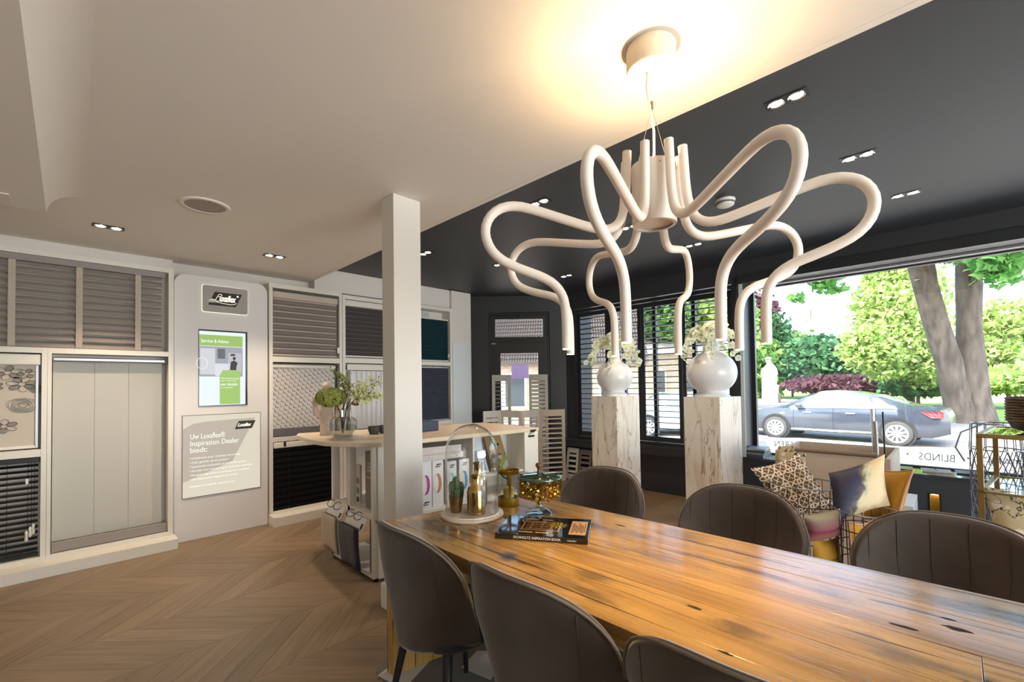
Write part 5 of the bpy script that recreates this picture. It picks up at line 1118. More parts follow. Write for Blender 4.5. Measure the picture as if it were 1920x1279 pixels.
pet_ = W.math('ADD', W.math('MULTIPLY', W.math('COSINE', W.math('MULTIPLY', an_, 4.0)), .09), .36)
ringm = W.math('LESS_THAN', W.math('ABSOLUTE', W.math('SUBTRACT', r_, pet_)), .062); dot = W.math('LESS_THAN', W.math('ABSOLUTE', W.math('SUBTRACT', r_, .15)), .055)
dg = W.math('LESS_THAN', W.math('ABSOLUTE', W.math('SUBTRACT', W.math('ABSOLUTE', sp3.outputs[0]), W.math('ABSOLUTE', sp3.outputs[1]))), .04)
mk = W.math('MAXIMUM', W.math('MAXIMUM', ringm, dot), W.math('MULTIPLY', dg, W.math('GREATER_THAN', r_, .42))); W.color(W.mix(mk, rgb(86, 70, 56), rgb(214, 198, 176)))
TILEP = W.m
W = NT('painted_print', .6); uv = W.new('TexCoord').outputs['UV']; n_ = W.noise(uv, 2.6, 4, .6, .8); ss = W.new('SeparateXYZ', {0: uv})
d_ = W.math('ADD', W.math('MULTIPLY', n_, .5), W.math('SUBTRACT', W.math('MULTIPLY', ss.outputs[0], .75), W.math('MULTIPLY', ss.outputs[1], .28)))
W.color(W.ramp(d_, [(.18, rgb(24, 22, 44)), (.36, rgb(34, 32, 66)), (.43, rgb(92, 72, 60)), (.47, rgb(150, 158, 130)), (.52, rgb(196, 178, 140)), (.75, rgb(206, 184, 146)), (.9, rgb(160, 140, 104))]))
PAINT = W.m
W = NT('sunset_weave', .9); ss = W.new('SeparateXYZ', {0: W.new('TexCoord').outputs['UV']}); W.color(W.ramp(W.math('ADD', ss.outputs[1], W.math('MULTIPLY', W.noise(W.coords('UV', (6, 90, 1)), 1.0, 2), .12)), [(.1, rgb(126, 94, 78)), (.35, rgb(138, 76, 72)), (.5, rgb(104, 42, 64)), (.6, rgb(128, 72, 78)), (.85, rgb(118, 96, 84)), (1, rgb(128, 116, 92))]))
SUNW = W.m
OCHRE = mat('ochre_linen', rgb(176, 128, 30), .85, bump=.4, bscale=300); PINKF = mat('pink_fringe', rgb(196, 150, 128), .9, bump=.6, bscale=400)
S_ = 2.9/830
pillow('patterned_cushion', 'cream and brown ornamental print cushion in the left wire basket', Vector(camray(1480, 3.02)).to_3d()+Vector((0, 0, .73)), dirpx(.19, .045, .03), dirpx(-.06, .165, .09), .07, TILEP)
pillow('painted_cushion', 'dark blue and cream painted print cushion leaning on the ochre one', Vector(camray(1603, 2.66)).to_3d()+Vector((0, 0, .80)), dirpx(.175, .055, .0), dirpx(.032, .142, .05), .055, PAINT)
pillow('ochre_cushion', 'ochre cushion with pink fringe standing at the right of the painted one', Vector(camray(1655, 2.80)).to_3d()+Vector((0, 0, .72)), dirpx(.035, -.03, .17), dirpx(.055, .165, .0), .05, OCHRE, PINKF)
pillow('ochre_cushion', 'ochre cushion low inside the right wire basket', Vector(camray(1612, 2.58)).to_3d()+Vector((0, 0, .335)), dirpx(.105, .0, .03), dirpx(-.01, .31, .0), .05, OCHRE, PINKF)
pillow('striped_cushion', 'pink and plum woven cushion below the patterned one', Vector(camray(1535, 2.60)).to_3d()+Vector((0, 0, .605)), dirpx(.125, .012, .03), dirpx(-.015, .085, -.02), .05, SUNW)
pillow('ochre_cushion', 'small ochre cushion at the bottom under the pink woven one', Vector(camray(1540, 2.66)).to_3d()+Vector((0, 0, .27)), dirpx(.10, .0, .03), dirpx(-.0, .25, .0), .045, OCHRE)
# gold rack with lamp, bowl, basket and cushion
gk = thing('gold_rack', 'tall square gold metal rack with glass top at the right edge', 'rack', (3.9, -.35, 0)); GO = mat('satin_gold', rgb(156, 128, 76), .35, metal=.6)
TG = Matrix.Translation((3.6, -.0755, 0)) @ Matrix.Rotation(math.radians(-8), 4, 'Z')
for x, y in ((0, 0), (.62, 0), (0, -.6), (.62, -.6)): box('post', GO, (x-.012, x+.012, y-.024, y, 0, 1.13), gk, T=TG)
for z in (1.13, .82, .25):
    for b in ((-.012, .632, -.024, 0), (-.012, .632, -.624, -.6), (-.012, .012, -.6, -.024), (.608, .632, -.6, -.024)): box('rack_rail', GO, (*b, z-.012, z+.012) if z != .82 else (b[0], b[1], b[2], b[3], z-.006, z+.006), gk, T=TG)
box('glass_top', thin_glass('rack_glass', (.9, .95, .93), 2.0), (.012, .608, -.6, -.024, 1.130, 1.138), gk, T=TG); box('glass_shelf', thin_glass('rack_glass2', (.9, .95, .93), 1.4), (.012, .608, -.6, -.024, .816, .822), gk, T=TG)
wk = thing('woven_basket', 'rough woven rattan bowl on the gold rack glass top, cropped at right', 'basket', (3.86, -.335, 1.142)); RAT = mat('rattan', rgb(132, 112, 84), .7, var=rgb(74, 58, 42), scale=14, stretch=(1, 1, 8), bump=.8, bscale=90)
c3 = TG @ Vector((.30, -.26, 1.141))
MB().lathe([(0, 0), (.10, 0), (.15, .02), (.17, .07), (.172, .17), (.168, .20), (.155, .20), (.15, .07), (0, .02)], 40, tuple(c3)).build('bowl', RAT, wk, smooth=60)
for k in range(9): MB().lathe([(.171, 0), (.178, .006), (.171, .012)], 36, (c3.x, c3.y, c3.z+.06+.0155*k)).build('woven_row', RAT, wk, smooth=60)
ls = thing('table_lamp', 'ochre lampshade lamp standing inside the gold rack', 'lamp', TG @ Vector((.42, -.33, .822))); c4 = TG @ Vector((.42, -.33, .823))
MB().lathe([(0, 0), (.06, 0), (.06, .01), (.012, .02), (.012, .1)], 24, tuple(c4)).build('base', GO, ls, smooth=40); MB().lathe([(.165, .09), (.12, .28), (.118, .28), (.163, .09)], 40, tuple(c4)).build('lamp_shade', mat('ochre_shade', rgb(176, 146, 56), .6), ls, smooth=60)
bw = thing('mosaic_bowl', 'dark brown mosaic pot on the rack shelf in front of the lampshade', 'pot', TG @ Vector((.14, -.30, .822))); c5 = TG @ Vector((.14, -.30, .823))
W = NT('mosaic_brown', .18); q = W.new('TexVoronoi', {'Vector': W.coords(), 'Scale': 48}, feature='DISTANCE_TO_EDGE').outputs[0]; W.color(W.mix(W.ramp(q, [(.03, (1, 1, 1)), (.08, (0, 0, 0))]), rgb(58, 38, 28), rgb(140, 104, 78)))
MB().lathe([(0, 0), (.115, 0), (.125, .01), (.125, .115), (.118, .13), (.10, .135), (.095, .12), (0, .10)], 40, tuple(c5)).build('pot', W.m, bw, smooth=50)
pillow('floral_cushion', 'beige cushion with white blossom branches on the lower rack shelf', TG @ Vector((.10, -.34, .60)), Vector((.05, -.33, 0)), Vector((.05, .01, .24)), .07, FLO.m)
lb_ = thing('lattice_lantern', 'grey wire lattice lantern standing behind the gold rack', 'lantern', (4.62, -.19, 0)); lx2, ly2, lr = 4.62, -.19, .13
for z in (.02, .95, 1.13): MB().tube([(lx2+lr*math.cos(a)*(1.0 if z < 1 else .93), ly2+lr*math.sin(a)*(1.0 if z < 1 else .93), z) for a in [k*PI/12 for k in range(24)]], .005, 6, closed=True).build('hoop', WIREL, lb_, smooth=60)
lat = MB()
for k in range(16):
    for sg in (1, -1):
        for st_ in range(12):
            a0 = 2*PI*k/16+sg*st_*PI/16; a1 = a0+sg*PI/16; z0_ = .02+.93*st_/12; z1_ = .02+.93*(st_+1)/12
            lat.tube([(lx2+lr*math.cos(a0), ly2+lr*math.sin(a0), z0_), (lx2+lr*math.cos(a1), ly2+lr*math.sin(a1), z1_)], .0028, 4, caps=False)
    a0 = 2*PI*k/16; lat.tube([(lx2+lr*math.cos(a0), ly2+lr*math.sin(a0), .95), (lx2+lr*.93*math.cos(a0), ly2+lr*.93*math.sin(a0), 1.13)], .0028, 4, caps=False)
for st_ in range(1, 12): lat.tube([(lx2+lr*math.cos(a), ly2+lr*math.sin(a), .02+.93*st_/12) for a in [k*PI/12 for k in range(24)]], .0022, 4, closed=True)
lo = lat.build('lattice', mat('grey_wire', rgb(90, 92, 98), .4, metal=.4), lb_); lo['kind'] = 'stuff'
MB().tube([(lx2-.02, ly2+.155, .85), (lx2-.03, ly2+.20, .95), (lx2-.02, ly2+.17, 1.06), (lx2, ly2+.05, 1.13)], .006, 6).build('handle', WIREL, lb_, smooth=60)
# catalogues on the sill, tile samples
for i, (c, z) in enumerate(((rgb(76, 82, 84), 0), (rgb(120, 130, 136), .03), (rgb(58, 62, 64), .055), (rgb(150, 162, 168), .078))):
    tagit(MB(Matrix.Translation((5.74, 1.655, .5755+z)) @ Matrix.Rotation(.05*i-.08, 4, 'Z')).box(-.13, .13, -.095, .10, 0, .022 if i else .029).build('catalogue', mat('catalogue_%d' % i, c, .4), None, bevel=.002), ('dark grey catalogue at the bottom of the stack on the window sill', 'mid grey catalogue second from the bottom of the sill stack', 'near black catalogue third from the bottom of the sill stack', 'pale blue grey catalogue on top of the sill stack')[i], 'catalogue', 'catalogues on the window sill')
for i, (x, y, c, lb) in enumerate(((5.82, .36, rgb(52, 60, 60), 'dark green tile board nearest the display bin on the sill'), (5.80, .20, rgb(150, 140, 134), 'stone grey sample tile left of its neighbour on the sill'), (5.84, .095, rgb(166, 158, 152), 'paler stone sample tile in the middle of the sill'), (5.86, -.03, rgb(40, 54, 58), 'large dark glossy sample board on the sill by the gold rack'))):
    tagit(MB(Matrix.Translation((x, y, .5755)) @ Matrix.Rotation(.1, 4, 'Z')).box(-.10, .10, -.05 if i < 3 else -.13, .05, 0, .008+.004*(i % 2)).build('sample_tile', mat('tile_%d' % i, c, .25), None, bevel=.001), lb, 'tile sample', 'tile samples on the window sill')
# white corner at the bottom left, pale rug under the table
tagit(box('white_plinth', LACQ, (-.75, -.262, 3.25, 3.70, 0, .06), None, bevel=.003, T=None), 'corner of a low white plinth at the lower left edge', 'plinth')
rg = thing('rug', 'grey rug with pale triangles under the table end', 'rug', (1.6, 1.2, 0))
MB().prism([(1.11, 2.12), (.95, -1.0), (2.3, -1.0), (2.3, 1.95), (1.24, 2.22)], .004).build('rug_field', mat('grey_rug', rgb(116, 112, 108), .9), rg)
for k, (x, y) in enumerate(((1.12, 2.0), (1.45, 1.75), (1.75, 1.85), (1.35, 1.45), (1.75, 1.4), (1.2, 1.1), (1.6, 1.0), (2.0, 1.6))):
    MB(Matrix.Translation((x, y, .0042))).prism([(-.02, .08), (.02, -.10), (.24, .0), (.13, .13)], .002).build('pale_triangle', mat('rug_pale_%d' % k, rgb(206, 200, 192), .9), rg)
# ================================================================ STREET OUTSIDE
GZ = -.30
def G(px, py, z=GZ):
    f_ = 830*(1.45-z)/(py-(722.2-.0145*(px-960))); x, y = camray(px, f_); return Vector((x, y, z))
PAVE = NT('pale_pavers', .85); br = PAVE.new('TexBrick', {'Vector': PAVE.coords('Object', (1, 1, 1), rot=(0, 0, .785)), 'Scale': 4.0, 'Mortar Size': .012, 'Color1': (*rgb(176, 168, 160), 1), 'Color2': (*rgb(160, 153, 146), 1), 'Mortar': (*rgb(120, 116, 110), 1)})
PAVE.color(PAVE.mix(.25, br.outputs[0], PAVE.ramp(PAVE.noise(PAVE.coords(), .6, 4), [(.3, rgb(140, 134, 128)), (.7, rgb(190, 182, 172))])))
struct(MB().box(6.05, 140, -60, 140, GZ-.3, GZ).build('ground', PAVE.m))
struct(MB().box(-30, 6.05, -60, -4.75, GZ-.3, GZ).build('ground', PAVE.m))
struct(MB().box(-20, 6.05, 6.9, 140, GZ-.3, GZ).build('ground', PAVE.m))
GRASS = mat('lawn', rgb(96, 140, 58), .9, var=rgb(136, 168, 80), scale=.5, bump=.6, bscale=30)
lw_ = MB(); 
def lawn(P, nm): struct(MB(Matrix.Translation((0, 0, GZ))).prism([(p.x, p.y) for p in P], .04).build(nm, GRASS))
lawn([G(1640, 782), G(2100, 800), G(2100, 756), G(1640, 755)][::-1], 'lawn'); lawn([G(1380, 749), G(2300, 744), G(2300, 726), G(1380, 728)][::-1], 'lawn')
lawn([G(1150, 775), G(1345, 770), G(1345, 752), G(1150, 755)][::-1], 'lawn')
# --- foliage
L_MID, L_LIGHT, L_DARK, L_PURP, L_MAPLE = leafmat('leaf_mid', rgb(80, 124, 62), rgb(140, 172, 104)), leafmat('leaf_light', rgb(132, 166, 84), rgb(204, 216, 150), .5), leafmat('leaf_dark', rgb(48, 90, 64), rgb(96, 138, 98)), leafmat('leaf_purple', rgb(86, 56, 70), rgb(120, 88, 96)), leafmat('leaf_maple', rgb(80, 140, 70), rgb(140, 190, 110), .55)
import numpy as np
rng = np.random.default_rng(4)
def foliage(c, rad, n, size, blobs=26, spread=.36, maple=False):
    c = np.array(c, float); rad = np.array(rad, float)
    d = rng.normal(size=(blobs, 3)); d /= np.linalg.norm(d, axis=1)[:, None]; B = c+d*rad*(rng.random((blobs, 1))**.4*.78)
    k = rng.integers(0, blobs, n); P = B[k]+rng.normal(size=(n, 3))*rad*spread*.62
    q = (P-c)/rad; P = P[(q**2).sum(1) < 1.25]; n = len(P)
    nr = rng.normal(size=(n, 3)); nr[:, 2] += .7; nr /= np.linalg.norm(nr, axis=1)[:, None]
    a = np.cross(nr, rng.normal(size=(n, 3))); a /= np.linalg.norm(a, axis=1)[:, None]; b = np.cross(nr, a); s = size*(.6+.8*rng.random((n, 1)))
    if maple:
        pts = [P+a*s, P+(a*.35+b*.35)*s, P+b*s, P+(-a*.3+b*.4)*s, P-a*.9*s, P+(-a*.3-b*.4)*s, P-b*s, P+(a*.35-b*.35)*s]
    else: pts = [P+a*s, P+b*s*.6, P-a*s, P-b*s*.6]
    K = len(pts); V = np.stack(pts, 1).reshape(-1, 3); F = np.arange(n*K).reshape(n, K)
    return V, F
def leaves(nm, m_, parent, specs):
    me = bpy.data.meshes.new(nm); Vs, Fs, o = [], [], 0
    for sp__ in specs:
        V, F = foliage(*sp__[0], **sp__[1]) if isinstance(sp__[0], tuple) and isinstance(sp__[1], dict) else foliage(*sp__)
        Vs.append(V); Fs += (F+o).tolist(); o += len(V)
    me.from_pydata(np.concatenate(Vs).tolist(), [], Fs); me.materials.append(m_)
    ob = bpy.data.objects.new(nm, me); COL.objects.link(ob); ob['kind'] = 'stuff' if parent is not None else 'thing'; return place(ob, parent)
BARK = mat('grey_bark', rgb(116, 104, 93), .9, var=rgb(82, 72, 64), scale=5, stretch=(1, 1, .3), bump=1.0, bscale=14)
def A(px, py, f_):                                        # a point at a given distance in front of the shop
    hy = 722.2-.0145*(px-960); x, y = camray(px, f_); return Vector((x, y, 1.45+(hy-py)*f_/830))
F1 = 17.6
bt = thing('tree', 'big park tree with two grey trunks beyond the parked car', 'tree', G(1805, 795))
MB().tube([A(1806, 800, F1), A(1792, 750, F1), A(1779, 676, F1), A(1768, 640, F1), A(1758, 606, F1), A(1741, 535, F1), A(1733, 493, F1), A(1722, 430, F1), A(1708, 330, F1)], [.55, .42, .41, .40, .39, .38, .42, .36, .3], 16).build('trunk', BARK, bt, smooth=60)
MB().tube([A(1828, 800, F1-.1), A(1824, 750, F1), A(1820, 676, F1), A(1820, 606, F1), A(1823, 535, F1), A(1823, 493, F1), A(1832, 430, F1), A(1850, 330, F1)], [.66, .50, .45, .37, .40, .38, .42, .32], 16).build('trunk', BARK, bt, smooth=60)
for (p, q, r, r0) in (((1722, 480), (1660, 430), (1590, 380), .2), ((1832, 470), (1900, 430), (1990, 400), .22), ((1826, 540), (1850, 500), (1890, 440), .16)):
    MB().tube([A(*p, F1), A(*q, F1-1), A(*r, F1-2)], [r0, r0*.7, r0*.3], 8).build('branch', BARK, bt, smooth=60)
def ell(px, py, f_, wpx, hpx, dep): s = f_/830; return (A(px, py, f_), (wpx*s*.5+dep*.3, dep, hpx*s*.5))
def cr(px, py, f_, wpx, hpx, n, size, blobs=26, spread=.36, maple=False):
    c = A(px, py, f_); s = f_/830; rx, rz = wpx*s/2, hpx*s/2
    return ((tuple(c), (rx, rx, rz), n, size, blobs, spread, maple))
leaves('canopy', L_MAPLE, bt, [cr(1880, 420, 15, 300, 110, 2600, .20, 20, .4, True), cr(1905, 500, 13, 120, 120, 700, .17, 9, .35, True), cr(1760, 440, 16, 220, 70, 1300, .19, 14, .4, True), cr(1850, 470, 14, 90, 60, 350, .17, 6, .4, True)])
leaves('upper_canopy', L_MAPLE, bt, [((17.2, 4.4, 12.5), (6.5, 6.5, 3.2), 9000, .34, 50, .3, False)])  # unseen crown added towards the sun to shade the trunks
leaves('hanging_twigs', L_MAPLE, bt, [cr(1530, 505, 15, 110, 60, 420, .15, 12, .3), cr(1565, 535, 15, 60, 30, 120, .14, 6, .4), cr(1500, 560, 15, 40, 20, 40, .12, 4, .4)])
t2 = thing('tree', 'pale green bushy maple tree between the statue and the big trunks', 'tree', G(1707, 760))
MB().tube([G(1707, 758), A(1707, 700, 27), A(1704, 640, 27), A(1700, 560, 27)], [.22, .18, .15, .06], 8).build('trunk', BARK, t2, smooth=60)
leaves('crown', L_LIGHT, t2, [cr(1700, 600, 27, 165, 225, 14000, .17, 40, .34), cr(1650, 655, 26, 120, 110, 6500, .16, 26, .34), cr(1740, 680, 26, 110, 90, 5000, .15, 20, .34), cr(1690, 520, 27, 110, 90, 4500, .16, 16, .36)])
def shrub(lab, m_, specs, cat='bush', nm='bush', trunk=None, grp=None):
    t = thing(nm, lab, cat, Vector((specs[0][0][0], specs[0][0][1], GZ)), group=grp)
    c = Vector(specs[0][0]); MB().cyl((c.x, c.y, GZ), (c.x, c.y, c.z), .12, .06, 7).build('stem', BARK, t)
    leaves('foliage', m_, t, specs); return t
shrub('dense green hedge behind the white statue', L_MID, [cr(1430, 690, 46, 150, 110, 4200, .36, 26, .35), cr(1420, 655, 46, 90, 90, 2000, .34, 16, .35)])
shrub('mid green shrubs right of the statue', L_DARK, [cr(1540, 680, 41, 140, 110, 5200, .32, 30, .32), cr(1600, 695, 40, 120, 100, 3200, .30, 20, .32)])
shrub('bright green tree crown above the statue', L_MID, [cr(1485, 655, 48, 100, 80, 2800, .34, 20, .35)], 'tree', 'tree')
shrub('dark conifer left of the chimney roof', L_DARK, [cr(1462, 620, 44, 46, 80, 1400, .26, 16, .3)], 'tree', 'tree')
shrub('dark purple leaved tree at the left end of the big window', L_PURP, [cr(1425, 590, 46, 70, 130, 2600, .34, 20, .32)], 'tree', 'tree')
shrub('yellow green tree at the left frame of the big window', L_LIGHT, [cr(1398, 610, 36, 50, 160, 2400, .3, 18, .34)], 'tree', 'tree')
shrub('low purple red shrubs in front of the hedge', L_PURP, [cr(1560, 722, 33, 150, 36, 2600, .24, 20, .4), cr(1640, 725, 33, 90, 34, 1200, .22, 14, .4)])
shrub('bright shrub right of the trunks below the house roof', L_LIGHT, [cr(1890, 610, 26, 130, 90, 4200, .24, 24, .34), cr(1860, 660, 26, 90, 80, 2200, .22, 16, .34)])
shrub('clipped pale hedge at the right of the trunks', L_LIGHT, [cr(1890, 712, 24, 150, 56, 4200, .18, 26, .34)])
shrub('low dark shrubs behind the parked car roof', L_DARK, [cr(1720, 722, 28, 140, 40, 2200, .22, 18, .36)])
for k, px in enumerate((1240, 1310, 1160)):
    shrub(('broad street tree crown seen through the shutters', 'second street tree crown seen through the shutters by the right vase', 'street tree crown by the tiled roof seen through the shutters')[k], (L_MID, L_LIGHT, L_MID)[k], [cr(px, 585, 30, 130, 130, 4200, .28, 26, .34)], 'tree', 'tree')
shrub('street tree crown seen through the transom window', L_MID, [cr(945, 585, 24, 70, 90, 2200, .24, 18, .34)], 'tree', 'tree')
tagit(MB().tube([A(1690+k*7, 722, 25.5) for k in range(8)], .03, 5).build('park_fence', DARKMETAL, None), 'thin dark metal rail behind the parked car', 'fence')
# --- houses
RT = mat('roof_tile_dark', rgb(86, 80, 78), .35); RTL = mat('roof_tile_pale', rgb(206, 198, 190), .7)
BRK = NT('yellow_brick', .85); b_ = BRK.new('TexBrick', {'Vector': BRK.coords('UV', (1, 1, 1)), 'Scale': 1.0, 'Mortar Size': .01, 'Brick Width': .22, 'Row Height': .07, 'Color1': (*rgb(168, 146, 118), 1), 'Color2': (*rgb(146, 124, 100), 1), 'Mortar': (*rgb(178, 170, 158), 1)}); BRK.color(b_.outputs[0])
def roof(nm, a, b, up_, mat_, par, nx, ny, th=.05):
    """tiled slope from eave a-b, rising by the vector up_"""
    m = MB(); a, b, up_ = Vector(a), Vector(b), Vector(up_); n = (b-a).cross(up_).normalized()
    if n.z < 0: n = -n
    for j in range(ny):
        for i in range(nx):
            p = a+(b-a)*(i/nx)+up_*(j/ny); e = (b-a)/nx; u_ = up_/ny
            m.add([p+n*th, p+e*.5+n*th*2.4, p+e*.98+n*th, p+e*.98+u_, p+e*.5+u_+n*th*1.2, p+u_, p+e*.98-n*.01, p-n*.01], [(0, 1, 4, 5), (1, 2, 3, 4), (7, 6, 2, 1, 0)])
    o = m.build(nm, mat_, par); o['kind'] = 'stuff'; return o
def wall_quad(m, a, b, z0, z1):
    L = (Vector(b)-Vector(a)).length; m.add([(a[0], a[1], z0), (b[0], b[1], z0), (b[0], b[1], z1), (a[0], a[1], z1)], [(0, 1, 2, 3)], [[(0, z0), (L, z0), (L, z1), (0, z1)]])
def house(lab, p0, p1, depth, zw, zr, rt_, nx=40, ny=14, win=(), chim=None, wallm=None):
    a, b = Vector((p0.x, p0.y, 0)), Vector((p1.x, p1.y, 0)); d = (b-a).normalized(); n = Vector((-d.y, d.x, 0))
    if n.dot(Vector((.7, .7, 0))) < 0: n = -n
    t = thing('house', lab, 'house', (p0.x, p0.y, GZ)); wm = wallm or BRK.m; m = MB(); c, e = b+n*depth, a+n*depth
    for q, r in ((a, b), (b, c), (c, e), (e, a)): wall_quad(m, q, r, GZ, zw)
    for q, r in ((b, c), (e, a)): mid = (q+r)/2; m.add([(q.x, q.y, zw), (r.x, r.y, zw), (mid.x, mid.y, zr)], [(0, 1, 2)], [[(0, zw), (depth, zw), (depth/2, zr)]])
    m.build('wall', wm, t); ov = n*.3; z = Vector((0, 0, 1))
    roof('roof_tiles', a-ov+z*(zw-.1), b-ov+z*(zw-.1), n*(depth/2+.3)+z*(zr-zw+.1), rt_, t, nx, ny); roof('roof_tiles', c+ov+z*(zw-.1), e+ov+z*(zw-.1), -n*(depth/2+.3)+z*(zr-zw+.1), rt_, t, nx//2, ny//2)
    L = (b-a).length; T = Matrix(((d.x, -n.x, 0, a.x), (d.y, -n.y, 0, a.y), (0, 0, 1, 0), (0, 0, 0, 1)))
    for (x0, x1, z0, z1) in win:
        f_ = box('window', mat('house_window_frame', rgb(230, 228, 220), .5), (x0*L, x1*L, 0, .06, z0, z1), t, T=T); box('pane', mat('house_pane', rgb(50, 58, 64), .1), (x0*L+.08, x1*L-.08, .05, .07, z0+.08, z1-.08), f_, T=T)
    if chim is not None:
        q = a+d*L*chim+n*depth*.5; box('chimney', mat('chimney_brick', rgb(120, 104, 94), .8), (q.x-.4, q.x+.4, q.y-.4, q.y+.4, zr-.4, zr+1.4), t)
    return t
house('brick house with dark tiled roof across the side street', G(915, 812), G(1215, 812), 5.5, 2.3, 5.3, RT, 60, 20, ((.1, .25, .6, 1.9), (.7, .85, .6, 1.9)))
house('long low yellow brick building behind the shutters', G(1120, 772), G(1352, 768), 8, 3.4, 5.2, RTL, 50, 12, ((.2, .3, .8, 2.3), (.45, .55, .8, 2.3), (.7, .8, .8, 2.3)))
house('pale roofed house with chimney beyond the hedge', G(1545, 737), G(1690, 736), 14, 3.5, 11.2, RTL, 60, 22, (), .02)
house('white house with pale roof at the right behind the hedge', G(1835, 745), G(2040, 748), 10, 3.4, 8.6, RTL, 60, 22, ((.12, .2, .9, 2.2),), None, mat('white_render', rgb(222, 214, 204), .8))
# --- statue
STONE = mat('white_stone', rgb(226, 220, 208), .8, var=rgb(200, 194, 180), scale=3)
sp0 = G(1442, 755); fs = 36.5; pu = fs/830
def SP(dx, py, dz=0): p = A(1442+dx, py, fs); return p+Vector((.707, .707, 0))*dz
st = thing('statue', 'white stone statue of a figure on a pedestal in the park', 'statue', (sp0.x, sp0.y, GZ))
m = MB(); r = pu
m.tube([SP(-2, 737), SP(-1, 725), SP(0, 712)], [11*r, 12*r, 13*r], 12); m.tube([SP(0, 715), SP(1, 700), SP(2, 688), SP(1, 682)], [13*r, 12*r, 10*r, 5*r], 12)
m.tube([SP(0, 684), SP(0, 678)], [3.5*r, 3.5*r], 8); m.lathe([(0, -6*r), (4*r, -4*r), (5*r, 0), (4*r, 4*r), (0, 6*r)], 12, tuple(SP(-1, 675)))
m.tube([SP(-9, 690), SP(-12, 700), SP(-6, 708), SP(2, 703)], [4*r, 4*r, 3.5*r, 3*r], 8); m.tube([SP(10, 690), SP(13, 701), SP(9, 708), SP(3, 704)], [4*r, 4*r, 3.5*r, 3*r], 8)
m.tube([SP(-6, 722, -.3), SP(-9, 738, -.3)], [6*r, 5*r], 8); m.tube([SP(7, 722, -.3), SP(8, 738, -.3)], [6*r, 5*r], 8)
o = m.build('figure', STONE, st, smooth=70); md = o.modifiers.new('r', 'REMESH'); md.mode = 'VOXEL'; md.voxel_size = .07; md.use_smooth_shade = True
MB().lathe([(6.5*r, 0), (6.5*r, .03), (4*r, 3*r), (0, 4*r)], 14, tuple(SP(-1, 673))).build('hat', STONE, st, smooth=40)
q = SP(0, 755); T = Matrix.Translation((q.x, q.y, GZ)) @ Matrix.Rotation(PI/4*0+.5, 4, 'Z'); box('pedestal', STONE, (-14*r, 14*r, -10*r, 10*r, 0, A(1442, 735, fs).z-GZ+.05), st, T=T, bevel=.02); q = SP(20, 755, .5); T = Matrix.Translation((q.x, q.y, GZ)) @ Matrix.Rotation(.5, 4, 'Z'); box('side_block', mat('mossy_stone', rgb(150, 146, 120), .9), (-5*r, 5*r, -6*r, 6*r, 0, 17*r), st, T=T, bevel=.02)
# bollard stone by the window
q = G(1417, 851); bo_ = thing('boundary_stone', 'small round topped grey stone on the pavement outside the window', 'stone', q); T = Matrix.Translation(q) @ Matrix.Rotation(-PI/4, 4, 'Z') @ Matrix.Rotation(PI/2, 4, 'X')
MB(T).prism([(-.17, 0), (.17, 0), (.17, .22)]+[(.17*.8*math.cos(a), .22+.14*math.sin(a)) for a in [k*PI/8 for k in range(9)]]+[(-.17, .22)], .2).build('stone', mat('grey_stone', rgb(120, 124, 132), .8), bo_, bevel=.01)
